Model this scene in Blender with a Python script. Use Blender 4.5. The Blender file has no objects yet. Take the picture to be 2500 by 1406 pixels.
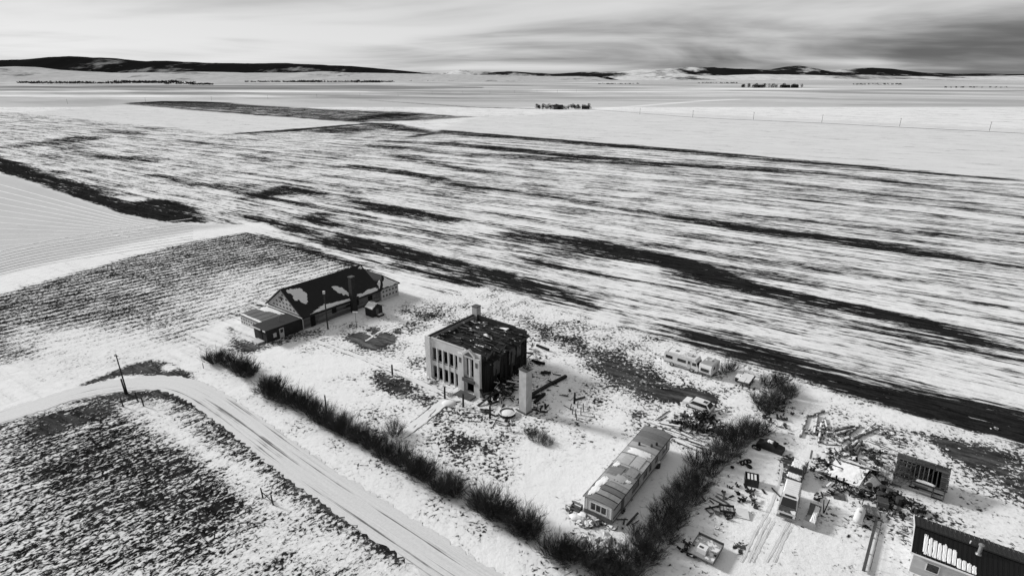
import bpy, math, random
import numpy as np
from mathutils import Vector, noise as mnoise
random.seed(7)
R = math.radians
sc = bpy.context.scene
C = sc.collection
# ------------------------------------------------------------------ camera, sky, sun, exposure
F, H, HY = 1420.0, 50.0, 188.0            # focal length in photo pixels, drone height (m), horizon row
PITCH = math.atan((703 - HY) / F)
cam = bpy.data.cameras.new('camera'); co = bpy.data.objects.new('camera', cam); C.objects.link(co)
co.location = (0, 0, H); co.rotation_euler = (math.pi / 2 - PITCH, 0, 0)
cam.sensor_width = 36; cam.sensor_fit = 'HORIZONTAL'; cam.lens = 36 * F / 2500
cam.clip_start = 1; cam.clip_end = 150000
sc.camera = co
SUN_EL, SUN_AZ = R(25), math.atan2(-0.905, 0.425)      # azimuth measured from +Y towards +X
sunv = Vector((math.sin(SUN_AZ) * math.cos(SUN_EL), math.cos(SUN_AZ) * math.cos(SUN_EL), math.sin(SUN_EL)))
sl = bpy.data.lights.new('sun', 'SUN'); sl.energy = 2.0; sl.angle = R(9.0); sl.color = (1, 1, 1)
so = bpy.data.objects.new('sun', sl); C.objects.link(so)
so.rotation_euler = (-sunv).to_track_quat('-Z', 'Y').to_euler(); so.location = (-60, 40, 90)
sc.view_settings.view_transform = 'Standard'; sc.view_settings.look = 'None'
sc.view_settings.exposure = 0.95; sc.view_settings.gamma = 1.0; sc.view_settings.use_curve_mapping = False
w = bpy.data.worlds.new('World'); sc.world = w; w.use_nodes = True


class NT:
    """tiny node-tree writer"""
    def __init__(s, t): s.t = t; t.nodes.clear()
    def n(s, typ, **k):
        x = s.t.nodes.new(typ)
        for a, b in k.items():
            if a.startswith('i_'):
                key = a[2:]; x.inputs[int(key) if key.isdigit() else key].default_value = b
            else: setattr(x, a, b)
        return x
    def l(s, a, b): s.t.links.new(a, b)
    def put(s, x, i, v):
        if hasattr(v, 'is_linked') or hasattr(v, 'links'): s.l(v, x.inputs[i])
        else: x.inputs[i].default_value = v
    def m(s, op, a, b=0.0, c=0.0, clamp=False):
        x = s.n('ShaderNodeMath', operation=op, use_clamp=clamp)
        for i, v in enumerate((a, b, c)): s.put(x, i, v)
        return x.outputs[0]
    def dot(s, a, vec):
        x = s.n('ShaderNodeVectorMath', operation='DOT_PRODUCT'); s.l(a, x.inputs[0]); x.inputs[1].default_value = vec
        return x.outputs['Value']
    def xyz(s, a, b, c=0.0):
        x = s.n('ShaderNodeCombineXYZ')
        for i, v in enumerate((a, b, c)): s.put(x, i, v)
        return x.outputs[0]
    def noise(s, vec, scale, detail=4.0, rough=.55, dist=0.0):
        x = s.n('ShaderNodeTexNoise'); x.noise_dimensions = '3D'
        if vec is not None: s.l(vec, x.inputs['Vector'])
        x.inputs['Scale'].default_value = scale; x.inputs['Detail'].default_value = detail
        x.inputs['Roughness'].default_value = rough; x.inputs['Distortion'].default_value = dist
        return x.outputs[0]
    def mix(s, f, a, b):
        x = s.n('ShaderNodeMix', data_type='FLOAT')
        s.put(x, 0, f); s.put(x, 2, a); s.put(x, 3, b)
        return x.outputs[0]
    def ramp(s, v, lo, hi, a=0.0, b=1.0):
        x = s.n('ShaderNodeMapRange', interpolation_type='SMOOTHSTEP')
        s.put(x, 0, v); s.put(x, 1, lo); s.put(x, 2, hi); s.put(x, 3, a); s.put(x, 4, b)
        return x.outputs[0]


# world: black-and-white daylight under broken high cloud
t = NT(w.node_tree)
sky = t.n('ShaderNodeTexSky', sky_type='NISHITA', sun_disc=False)
sky.sun_elevation = SUN_EL; sky.sun_rotation = SUN_AZ; sky.altitude = 1200; sky.dust_density = 0.6
bw = t.n('ShaderNodeRGBToBW'); t.l(sky.outputs[0], bw.inputs[0])
d = t.n('ShaderNodeTexCoord').outputs['Generated']
sp = t.n('ShaderNodeSeparateXYZ'); t.l(d, sp.inputs[0])
zz = t.m('ADD', t.m('MAXIMUM', sp.outputs[2], 0.0), 0.075)
px = t.m('DIVIDE', sp.outputs[0], zz); py = t.m('DIVIDE', sp.outputs[1], zz)
n1 = t.noise(t.xyz(t.m('MULTIPLY', px, .75), py, 3.7), 0.27, 5, .5, .8)
n2 = t.noise(t.xyz(px, t.m('MULTIPLY', py, 1.6), 11.2), 0.35, 6, .55, .6)
nn = t.m('ADD', t.m('MULTIPLY', n1, .74), t.m('MULTIPLY', n2, .26))
toSun = t.dot(d, tuple(sunv))
cl = t.m('ADD', nn, t.m('MULTIPLY', toSun, .15))
clo = t.ramp(cl, .34, .70, .12, .62)
base = t.m('ADD', t.m('MULTIPLY', bw.outputs[0], .14), 3.6)       # cloud sheet evens out the clear-sky gradient
val = t.m('MULTIPLY', base, clo)
bg = t.n('ShaderNodeBackground'); t.l(val, bg.inputs[0]); bg.inputs[1].default_value = 0.135
wo = t.n('ShaderNodeOutputWorld'); t.l(bg.outputs[0], wo.inputs[0])


# ------------------------------------------------------------------ photogrammetry + helpers
def ray(x, y):
    u = (x - 1250) / F; v = (y - 703) / F
    return u, math.cos(PITCH) - v * math.sin(PITCH), math.sin(PITCH) + v * math.cos(PITCH)
def G(x, y, z=0.0):                       # point of the ground (or of height z) seen at a photo pixel
    u, fw, dn = ray(x, y); k = (H - z) / dn
    return (u * k, fw * k)
def hgt(x, yb, yt):
    X, Y = G(x, yb); u, fw, dn = ray(x, yt)
    return H - Y * dn / fw

MATS = {}
def mat(name, v, rough=.85, var=.3, vs=1.5, snow=0.0, metal=0.0, rnd=.25, stretch=None, spec=.3, bump=0.0):
    if name in MATS: return MATS[name]
    m = bpy.data.materials.new(name); m.use_nodes = True; t = NT(m.node_tree)
    geo = t.n('ShaderNodeNewGeometry'); pos = geo.outputs['Position']
    if stretch:                            # stretch in the object's own frame: streaks along its grain
        tc = t.n('ShaderNodeTexCoord'); mp = t.n('ShaderNodeMapping'); t.l(tc.outputs['Object'], mp.inputs[0])
        mp.inputs['Scale'].default_value = stretch; pos2 = mp.outputs[0]
    else: pos2 = pos
    nz = t.noise(pos2, vs, 6, .6)
    k = t.m('ADD', 1.0, t.m('MULTIPLY', t.m('SUBTRACT', nz, .5), 2.4 * var))
    if rnd:
        oi = t.n('ShaderNodeObjectInfo')
        k = t.m('MULTIPLY', k, t.m('ADD', 1 - rnd, t.m('MULTIPLY', oi.outputs['Random'], 2 * rnd)))
    col = t.m('MULTIPLY', t.m('MAXIMUM', k, .15), v)
    b = t.n('ShaderNodeBsdfPrincipled'); rg = rough
    if snow > 0:
        sz = t.n('ShaderNodeSeparateXYZ'); t.l(geo.outputs['Normal'], sz.inputs[0])
        up = t.ramp(sz.outputs[2], .45, .75)
        ns = t.noise(pos, .9, 5, .6)
        th = .72 - .5 * snow
        sm = t.m('MULTIPLY', up, t.ramp(ns, th - .03, th + .03))
        col = t.mix(sm, col, .78); rg = t.mix(sm, rough, .9)
    cc = t.n('ShaderNodeCombineColor')
    for i in range(3): t.l(col, cc.inputs[i])
    t.l(cc.outputs[0], b.inputs['Base Color']); t.put(b, 'Roughness', rg)
    b.inputs['Metallic'].default_value = metal; b.inputs['Specular IOR Level'].default_value = spec
    if bump:
        bp = t.n('ShaderNodeBump'); bp.inputs['Strength'].default_value = bump; bp.inputs['Distance'].default_value = .05
        t.l(nz, bp.inputs['Height']); t.l(bp.outputs[0], b.inputs['Normal'])
    o = t.n('ShaderNodeOutputMaterial'); t.l(b.outputs[0], o.inputs[0])
    MATS[name] = m
    return m

SNOW = mat('snow', .8, .95, .06, .7, rnd=0)
ROOF = mat('dark_roof', .014, .8, .5, .8, rnd=.1)
DARKWOOD = mat('charred_wood', .018, .9, .8, 3, rnd=.6)
WOOD = mat('weathered_wood', .12, .9, .8, 2, rnd=.5, stretch=(1, 1, 6))
WOODSNOW = mat('weathered_wood_snow', .07, .9, .8, 2, snow=.55, rnd=.5)
LOGM = mat('log_wood', .14, .9, .6, 3, snow=.42, rnd=.4)
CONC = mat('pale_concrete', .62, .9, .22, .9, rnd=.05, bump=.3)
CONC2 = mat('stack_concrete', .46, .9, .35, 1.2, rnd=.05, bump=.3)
PALEWALL = mat('pale_wall', .5, .9, .2, .8, rnd=.08)
GREYWALL = mat('grey_wall', .1, .9, .7, .7, rnd=.2)
DARKWALL = mat('dark_wall', .03, .9, .5, 1, rnd=.2)
VOID = mat('opening_shade', .006, .9, .3, 1, rnd=0)  # near-black coat that paints in the shade of openings and unlit interiors
GLASS = mat('dark_glass', .02, .12, .3, .5, rnd=.2, spec=.6)
WHITE = mat('white_paint', .72, .6, .14, .8, rnd=.06)
OFFW = mat('off_white_paint', .5, .6, .25, 1.2, rnd=.1)
METAL = mat('grey_metal', .3, .5, .35, 1.4, rnd=.3, metal=.3)
RUST = mat('rusty_metal', .045, .8, .7, 2, rnd=.5)
RUSTS = mat('rusty_metal_snow', .04, .8, .7, 2, snow=.5, rnd=.5)
RUBBER = mat('rubber', .015, .85, .3, 4, snow=.2, rnd=.2)
TWIG = mat('bare_twig', .034, .9, .4, 2, rnd=.25)
STEMM = mat('grey_twig', .08, .9, .4, 2, rnd=.3)
ROCK = mat('rock', .16, .9, .6, 1.5, snow=.5, rnd=.4)
POLEM = mat('pole_wood', .035, .9, .4, 2, rnd=.3)
BOARD = mat('siding_board', .14, .9, 1.0, 1.2, rnd=.45, stretch=(.5, .5, 5))
FARTREE = mat('far_tree', .016, .95, .4, .2, rnd=.3)


def setp(o, label=None, cat=None, group=None, kind=None):
    for k, v in (('label', label), ('category', cat), ('group', group), ('kind', kind)):
        if v: o[k] = v
    return o


class MB:
    def __init__(s): s.v = []; s.f = []
    def add(s, vs, fs):
        n = len(s.v); s.v += [tuple(p) for p in vs]; s.f += [tuple(i + n for i in q) for q in fs]; return s
    def bx(s, x0, x1, y0, y1, z0, z1):
        return s.add([(x0, y0, z0), (x1, y0, z0), (x1, y1, z0), (x0, y1, z0), (x0, y0, z1), (x1, y0, z1), (x1, y1, z1), (x0, y1, z1)],
                     [(0, 3, 2, 1), (4, 5, 6, 7), (0, 1, 5, 4), (1, 2, 6, 5), (2, 3, 7, 6), (3, 0, 4, 7)])
    def beam(s, p0, p1, wd, ht=None, end=None):
        ht = ht or wd; a, b = Vector(p0), Vector(p1); d = (b - a).normalized()
        up = Vector((0, 0, 1)) if abs(d.z) < .95 else Vector((1, 0, 0))
        r = d.cross(up).normalized(); u = r.cross(d)
        vs = []
        for p, k in ((a, 1), (b, end or 1)):
            for sx, sz in ((-1, -1), (1, -1), (1, 1), (-1, 1)): vs.append(p + r * sx * wd * k / 2 + u * sz * ht * k / 2)
        return s.add(vs, [(0, 1, 2, 3), (7, 6, 5, 4), (0, 4, 5, 1), (1, 5, 6, 2), (2, 6, 7, 3), (3, 7, 4, 0)])
    def cyl(s, p0, p1, r0, r1=None, n=10, cap=True):
        r1 = r0 if r1 is None else r1; a, b = Vector(p0), Vector(p1); d = (b - a).normalized()
        up = Vector((0, 0, 1)) if abs(d.z) < .95 else Vector((1, 0, 0))
        r = d.cross(up).normalized(); u = r.cross(d); vs = []
        for p, q in ((a, r0), (b, r1)):
            for i in range(n):
                g = 2 * math.pi * i / n; vs.append(p + r * math.cos(g) * q + u * math.sin(g) * q)
        fs = [(i, (i + 1) % n, n + (i + 1) % n, n + i) for i in range(n)]
        if cap: fs += [tuple(range(n - 1, -1, -1)), tuple(range(n, 2 * n))]
        return s.add(vs, fs)
    def lathe(s, prof, n=14, c=(0, 0, 0), axis='z'):
        vs = []; k = len(prof)
        for r, h in prof:
            for i in range(n):
                g = 2 * math.pi * i / n; a, b = r * math.cos(g), r * math.sin(g)
                p = (a, b, h) if axis == 'z' else ((a, h, b) if axis == 'y' else (h, a, b))
                vs.append((p[0] + c[0], p[1] + c[1], p[2] + c[2]))
        fs = [(j * n + i, j * n + (i + 1) % n, (j + 1) * n + (i + 1) % n, (j + 1) * n + i) for j in range(k - 1) for i in range(n)]
        return s.add(vs, fs)
    def prism(s, pts, off):                 # planar polygon (3-D points) extruded by a vector
        n = len(pts); o = Vector(off); p = [Vector(q) for q in pts]
        vs = p + [q + o for q in p]
        return s.add(vs, [tuple(range(n - 1, -1, -1)), tuple(range(n, 2 * n))] + [(i, (i + 1) % n, n + (i + 1) % n, n + i) for i in range(n)])
    def slab(s, pts, th=.03):               # thin plate standing proud of a surface
        p = [Vector(q) for q in pts]; nrm = (p[1] - p[0]).cross(p[2] - p[0]).normalized()
        return s.prism([q - nrm * th * .5 for q in p], nrm * th)
    def wall(s, L, h, th, ops, org=(0, 0, 0), ax='x'):   # wall in local XZ (or YZ) with rectangular openings
        xs = sorted({0, L} | {o[i] for o in ops for i in (0, 1)}); zs = sorted({0, h} | {o[i] for o in ops for i in (2, 3)})
        solid = lambda i, j: 0 <= i < len(xs) - 1 and 0 <= j < len(zs) - 1 and not any(
            o[0] - 1e-6 <= xs[i] and xs[i + 1] <= o[1] + 1e-6 and o[2] - 1e-6 <= zs[j] and zs[j + 1] <= o[3] + 1e-6 for o in ops)
        def P(a, b, c):
            return (org[0] + a, org[1] + b, org[2] + c) if ax == 'x' else (org[0] - b, org[1] + a, org[2] + c)
        for i in range(len(xs) - 1):
            for j in range(len(zs) - 1):
                if not solid(i, j): continue
                x0, x1, z0, z1 = xs[i], xs[i + 1], zs[j], zs[j + 1]
                s.add([P(x0, 0, z0), P(x1, 0, z0), P(x1, 0, z1), P(x0, 0, z1)], [(0, 1, 2, 3)])
                s.add([P(x0, th, z0), P(x1, th, z0), P(x1, th, z1), P(x0, th, z1)], [(3, 2, 1, 0)])
                if not solid(i - 1, j): s.add([P(x0, 0, z0), P(x0, th, z0), P(x0, th, z1), P(x0, 0, z1)], [(3, 2, 1, 0)])
                if not solid(i + 1, j): s.add([P(x1, 0, z0), P(x1, th, z0), P(x1, th, z1), P(x1, 0, z1)], [(0, 1, 2, 3)])
                if not solid(i, j - 1): s.add([P(x0, 0, z0), P(x1, 0, z0), P(x1, th, z0), P(x0, th, z0)], [(3, 2, 1, 0)])
                if not solid(i, j + 1): s.add([P(x0, 0, z1), P(x1, 0, z1), P(x1, th, z1), P(x0, th, z1)], [(0, 1, 2, 3)])
        return s
    def mesh(s, name, m, smooth=False):
        me = bpy.data.meshes.new(name); me.from_pydata(s.v, [], s.f); me.update()
        if smooth: me.polygons.foreach_set('use_smooth', [True] * len(me.polygons))
        me.materials.append(m); return me
    def build(s, name, m, parent=None, smooth=False, loc=None, rot=None, scale=None):
        return link(name, s.mesh(name, m, smooth), parent, loc, rot, scale)

def link(name, me, parent=None, loc=None, rot=None, scale=None):
    o = bpy.data.objects.new(name, me); C.objects.link(o)
    if parent: o.parent = parent
    if loc: o.location = loc
    if rot is not None: o.rotation_euler = rot if hasattr(rot, '__len__') else (0, 0, rot)
    if scale: o.scale = scale if hasattr(scale, '__len__') else (scale,) * 3
    return o

def thing(name, label, cat, loc, rz=0.0, group=None):
    o = bpy.data.objects.new(name, None); C.objects.link(o); o.empty_display_size = .2
    o.location = (loc[0], loc[1], loc[2] if len(loc) > 2 else 0); o.rotation_euler = (0, 0, rz)
    return setp(o, label, cat, group)

def dup(root, loc, rz, label=None, scale=None):
    r = root.copy(); C.objects.link(r); r.location = loc; r.rotation_euler = (0, 0, rz)
    if scale: r.scale = (scale,) * 3
    if label: r['label'] = label
    for ch in list(root.children):
        c = ch.copy(); C.objects.link(c); c.parent = r
        for g in list(ch.children):
            k = g.copy(); C.objects.link(k); k.parent = c
    return r

def blob(mb, poly, fn, th=.07, amp=.12, N=34):
    """snow lying on a surface: a fine grid cut to a frayed outline, thin at its edges; fn maps 2-D to the surface, th its depth"""
    xs = [p[0] for p in poly]; ys = [p[1] for p in poly]; x0, y0 = min(xs), min(ys); w_, h_ = max(xs) - x0 + 1e-9, max(ys) - y0 + 1e-9
    pn = [((x - x0) / w_, (y - y0) / h_) for x, y in poly]; sd = random.uniform(0, 99)
    g = np.linspace(-.06, 1.06, N); U, V = np.meshgrid(g, g); ins, dm = pip(pn, U.ravel(), V.ravel()); d = np.where(ins, dm, -dm)
    a = .05 + amp * .55
    d = d + np.array([a * (mnoise.fractal(Vector((p * 4.5, q * 4.5, sd)), .7, 2.2, 4)) for p, q in zip(U.ravel(), V.ravel())]) - .012
    keep = {}; fs = []
    def vid(k):
        if k not in keep:
            hh = .004 + th * min(1, max(0, d[k]) * 7) * (.8 + .25 * mnoise.noise(Vector((U.ravel()[k] * 7, V.ravel()[k] * 7, sd))))
            keep[k] = len(vs); vs.append(fn(x0 + U.ravel()[k] * w_, y0 + V.ravel()[k] * h_, hh))
        return keep[k]
    vs = []
    for r in range(N - 1):
        for c in range(N - 1):
            q = (r * N + c, r * N + c + 1, (r + 1) * N + c + 1, (r + 1) * N + c)
            if sum(d[k] > 0 for k in q) >= 3: fs.append(tuple(vid(k) for k in q))
    return mb.add(vs, fs)

# ------------------------------------------------------------------ ground: one sheet to the horizon
def axis(lo, fine_lo, fine_hi, hi, st, g, g2, mid):
    a = list(np.arange(fine_lo, fine_hi, st)); s = st; x = a[-1]
    while x < hi: s *= (g if x < mid else g2); x += s; a.append(x)
    s = st; x = fine_lo; b = []
    while x > lo: s *= (g if abs(x) < mid else g2); x -= s; b.append(x)
    return np.array(b[::-1] + a)
gx = axis(-26000, -95, 75, 26000, .8, 1.02, 1.09, 3500)
gy = np.concatenate([np.linspace(-400, 36, 18), axis(37, 37, 190, 26000, .8, 1.009, 1.07, 2500)[1:]])
XX, YY = np.meshgrid(gx, gy); VX = XX.ravel(); VY = YY.ravel(); NV = len(VX)
att = {k: np.full(NV, v, dtype=np.float32) for k, v in dict(cov=.9, wa=1., wb=0., tone=1., mud=0.).items()}

def pip(poly, X, Y):
    ins = np.zeros(len(X), bool); dm = np.full(len(X), 1e18)
    n = len(poly)
    for i in range(n):
        x0, y0 = poly[i]; x1, y1 = poly[(i + 1) % n]
        cond = (y0 > Y) != (y1 > Y)
        with np.errstate(divide='ignore', invalid='ignore'):
            xi = (x1 - x0) * (Y - y0) / (y1 - y0 if y1 != y0 else 1e-9) + x0
        ins ^= cond & (X < xi)
        dx, dy = x1 - x0, y1 - y0; L = dx * dx + dy * dy + 1e-9
        tt = np.clip(((X - x0) * dx + (Y - y0) * dy) / L, 0, 1)
        dm = np.minimum(dm, (X - x0 - tt * dx) ** 2 + (Y - y0 - tt * dy) ** 2)
    return ins, np.sqrt(dm)

def region(pxs, soft=None, **vals):
    poly = [G(*p) for p in pxs]
    cy = sum(p[1] for p in poly) / len(poly)
    if soft is None: soft = min(max(.012 * cy, .9), 60)
    xs = [p[0] for p in poly]; ys = [p[1] for p in poly]
    idx = np.nonzero((VX > min(xs) - soft) & (VX < max(xs) + soft) & (VY > min(ys) - soft) & (VY < max(ys) + soft))[0]
    if not len(idx): return
    ins, dm = pip(poly, VX[idx], VY[idx])
    f = np.clip(.5 + np.where(ins, dm, -dm) / soft * .5, 0, 1)
    for k, v in vals.items(): att[k][idx] = att[k][idx] * (1 - f) + v * f

def S(pts, h, cov=.12, soft=None, **k):     # dark streak: polyline with a half thickness in rows
    n = len(pts); taper = [.35 if i in (0, n - 1) else 1 for i in range(n)] if n > 2 else [.8] * n
    region([(x, y - h * q) for (x, y), q in zip(pts, taper)] + [(x, y + h * q) for (x, y), q in reversed(list(zip(pts, taper)))], soft, cov=cov, **k)

# far plain: thin snow in bands
region([(-900, 188.8), (3400, 188.8), (3400, 262), (-900, 262)], 1, cov=1.05, tone=.66, wa=.5)
for y, h, x0, x1, tn in ((214, 4, 40, 1180, .34), (219, 2.2, -200, 500, .5), (203, 1.4, 40, 900, .6), (224, 1.2, 40, 900, .95), (228, 2, 40, 1100, .55), (235, 2, -100, 800, .9),
                         (240, 2, 800, 2000, .5), (232, 1.5, 1150, 1700, .55), (247, 1.5, 1220, 1900, .6), (205, 1.2, 1600, 2600, .6), (222, 1.6, 1980, 2600, .45), (225, 1, 1300, 2000, .95),
                         (256, 3, 2260, 2600, .55), (218, 1, 1500, 2700, .95), (198, 1, 300, 1500, .55), (210, .8, 1100, 1700, .5), (196, .8, 1500, 2700, .85)):
    S([(x0 - 200, y + .5), (x0 * .7 + x1 * .3, y - .4), (x0 * .2 + x1 * .8, y - .2), (x1, y + .3)], h * 1.25, cov=1.05, tone=tn, soft=8)
S([(900, 245), (1150, 262), (1300, 266)], .8, .2); S([(1450, 268), (1700, 248), (1800, 243)], 1, 1.2, tone=1.05)
region([(60, 276), (310, 255), (600, 277), (880, 300), (560, 327), (300, 302)], cov=1.0, tone=.86)                       # smooth wedge
region([(1050, 322), (1160, 288), (1500, 270), (2600, 320), (2600, 452), (1900, 384), (1460, 350)], cov=1.0, tone=.86)    # right far field
region([(310, 253), (450, 247), (520, 249), (640, 258), (820, 268), (1000, 274), (1160, 286), (1020, 295), (880, 299), (600, 276), (430, 262)], cov=.34)
S([(310, 254), (520, 272), (880, 298)], 1.6, .0); S([(310, 252.5), (400, 249), (560, 252)], 2, .05); S([(850, 294), (930, 284), (1010, 280)], 6, .08)
# the big streaky field
region([(-300, 262), (60, 276), (300, 301), (560, 328), (900, 300), (1050, 322), (1460, 350), (1900, 385), (2600, 450), (2900, 1190), (2480, 1090), (2280, 1035), (1960, 930), (1560, 815), (1180, 705), (900, 655), (640, 560), (430, 542), (300, 505), (60, 425), (-300, 380)], cov=.64)
ST = [([(560, 328), (720, 318), (900, 302)], 3, .0), ([(890, 303), (960, 310), (1050, 322)], 9, .12), ([(760, 322), (860, 318), (935, 312)], 9, .2),
      ([(1000, 335), (1080, 322), (1250, 335), (1450, 352), (1640, 366), (1900, 391), (2500, 442)], 4.5, .1), ([(930, 345), (1100, 352), (1300, 372), (1640, 402), (2000, 422), (2500, 482)], 4.5, .14),
      ([(900, 355), (1150, 378), (1400, 392), (1640, 408)], 5, .22), ([(940, 380), (1030, 387), (1110, 400)], 9, .36), ([(850, 405), (980, 420), (1150, 455), (1400, 482)], 8, .2), ([(1060, 400), (1120, 412), (1250, 422)], 6, .28),
      ([(1640, 421), (1900, 446), (2500, 512)], 3, .2), ([(1200, 455), (1400, 490), (1640, 532)], 6, .3), ([(1560, 515), (1800, 555), (2000, 580), (2200, 610), (2500, 655)], 9, .1),
      ([(850, 490), (1000, 520), (1160, 548)], 14, .2), ([(1150, 540), (1300, 565)], 7, .35), ([(1230, 570), (1400, 595), (1640, 640), (1800, 690), (1920, 722)], 18, .1),
      ([(1150, 570), (1300, 592), (1520, 628)], 7, .3), ([(1850, 702), (2100, 757), (2250, 792), (2500, 858)], 15, .1), ([(1620, 664), (1900, 732), (2000, 755)], 6, .25),
      ([(1050, 575), (1250, 620), (1500, 682), (1700, 732)], 4, .26), ([(1640, 705), (1800, 742), (2000, 792)], 5, .32), ([(600, 530), (720, 560), (860, 612), (920, 638)], 13, .16),
      ([(620, 575), (760, 612), (900, 655)], 11, .2), ([(820, 578), (1000, 620), (1120, 655), (1250, 690), (1380, 722)], 18, .1), ([(960, 642), (1100, 682), (1220, 712)], 9, .2),
      ([(1300, 700), (1360, 715), (1440, 742)], 13, .25), ([(600, 480), (700, 463), (800, 475)], 12, .1), ([(570, 470), (760, 502), (920, 532)], 5, .2), ([(530, 455), (630, 468)], 7, .25),
      ([(730, 527), (790, 535), (830, 548)], 13, .15), ([(40, 415), (100, 440), (200, 475), (310, 512)], 13, .05), ([(50, 398), (140, 430), (290, 485)], 15, .36), ([(40, 358), (170, 342), (250, 337)], 7, .2),
      ([(50, 350), (140, 356), (250, 379), (310, 390)], 5, .32), ([(180, 370), (250, 385), (310, 389)], 6, .25), ([(290, 385), (390, 393)], 8, .35), ([(260, 321), (350, 326)], 5, .22), ([(350, 313), (400, 316)], 4, .3),
      ([(300, 400), (450, 447), (570, 462)], 5, .3), ([(570, 374), (660, 392)], 7, .36), ([(430, 344), (560, 357)], 4, .3), ([(1490, 805), (1550, 812), (1620, 835)], 13, .08), ([(1330, 742), (1420, 770), (1520, 800)], 6, .3),
      ([(1600, 795), (1680, 810), (1760, 830)], 12, .3), ([(1720, 790), (1800, 815), (1880, 835)], 8, .4), ([(2000, 790), (2070, 812), (2200, 850)], 6, .45), ([(2090, 470), (2250, 490), (2500, 530)], 5, .4), ([(1700, 440), (1860, 470), (2000, 480)], 6, .38),
      ([(1980, 530), (2200, 560), (2500, 600)], 5, .42), ([(1350, 520), (1500, 545)], 6, .38)]
for p, h, cv in ST: S(p, h, cv + .07, wa=1)
region([(280, 500), (330, 492), (400, 487), (450, 495), (500, 542), (430, 545), (360, 537), (300, 520)], 3, cov=.1)
region([(1530, 792), (1700, 815), (1900, 862), (2100, 925), (2250, 958), (2600, 1030), (2700, 1150), (2480, 1085), (2330, 1042), (2150, 987), (1960, 927), (1820, 884), (1680, 848)], 3, cov=.08)
region([(1500, 760), (2600, 935), (2600, 1000), (1900, 850), (1560, 788)], 6, cov=.86)
# tyre-tracked field on the left, drifted strip beside it
region([(-300, 380), (60, 436), (180, 478), (300, 520), (420, 545), (560, 550), (640, 552), (480, 577), (330, 612), (60, 690), (-300, 780)], 2, cov=1.2, tone=.68, wa=.6)
region([(640, 545), (650, 562), (480, 590), (330, 625), (60, 700), (-300, 800), (-300, 745), (60, 655), (330, 592), (480, 562)], 3, cov=1.05, tone=1.0)
region([(-300, 300), (40, 398), (150, 440), (300, 488), (430, 545), (300, 522), (180, 482), (60, 438), (-300, 340)], 2, cov=.06, wa=1, tone=1)
# stubble rows left of the hall
region([(-300, 800), (60, 700), (330, 622), (480, 585), (600, 567), (700, 590), (860, 645), (900, 662), (690, 705), (590, 760), (500, 800), (430, 835), (180, 860), (60, 880), (-300, 960)], 2.5, cov=.44, wa=0, wb=1)
region([(480, 690), (660, 650), (880, 655), (690, 712), (590, 770), (500, 800), (400, 790)], 7, cov=.72)
region([(60, 800), (300, 790), (480, 830), (400, 880), (60, 960)], 5, cov=.78, wa=0, wb=.6)
S([(600, 570), (720, 600), (880, 652)], 6, .15, wa=1, wb=0)
# the yard
region([(560, 840), (640, 836), (870, 775), (990, 740), (1180, 700), (1560, 815), (1960, 932), (2280, 1038), (2480, 1092), (2900, 1200), (2900, 1700), (1300, 1700), (1080, 1372), (700, 1085), (500, 940), (430, 900), (480, 860)], 2, cov=.84, wa=0, wb=0)
region([(1230, 1180), (1330, 1060), (1480, 1060), (1560, 1070), (1440, 1210), (1440, 1320), (1330, 1320), (1180, 1240), (1200, 1190)], 3, cov=1.1)
region([(560, 900), (640, 850), (800, 850), (880, 900), (800, 980), (640, 940)], 3, cov=1.05)
region([(620, 1010), (700, 1020), (1000, 1180), (1300, 1370), (1100, 1370), (900, 1210), (700, 1080)], 2, cov=1.02)
region([(440, 900), (500, 870), (640, 950), (620, 1000), (560, 990)], 3, cov=1.02)
region([(1880, 1000), (1960, 960), (2080, 1000), (2480, 1110), (2300, 1040), (1980, 1000), (1960, 1130), (2050, 1300), (2200, 1400), (1750, 1400), (1700, 1290), (1790, 1150), (1850, 1050)], 3, cov=1.02)
region([(1620, 1100), (1700, 1120), (1560, 1290), (1480, 1330), (1500, 1260)], 2, cov=1.08)
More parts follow.
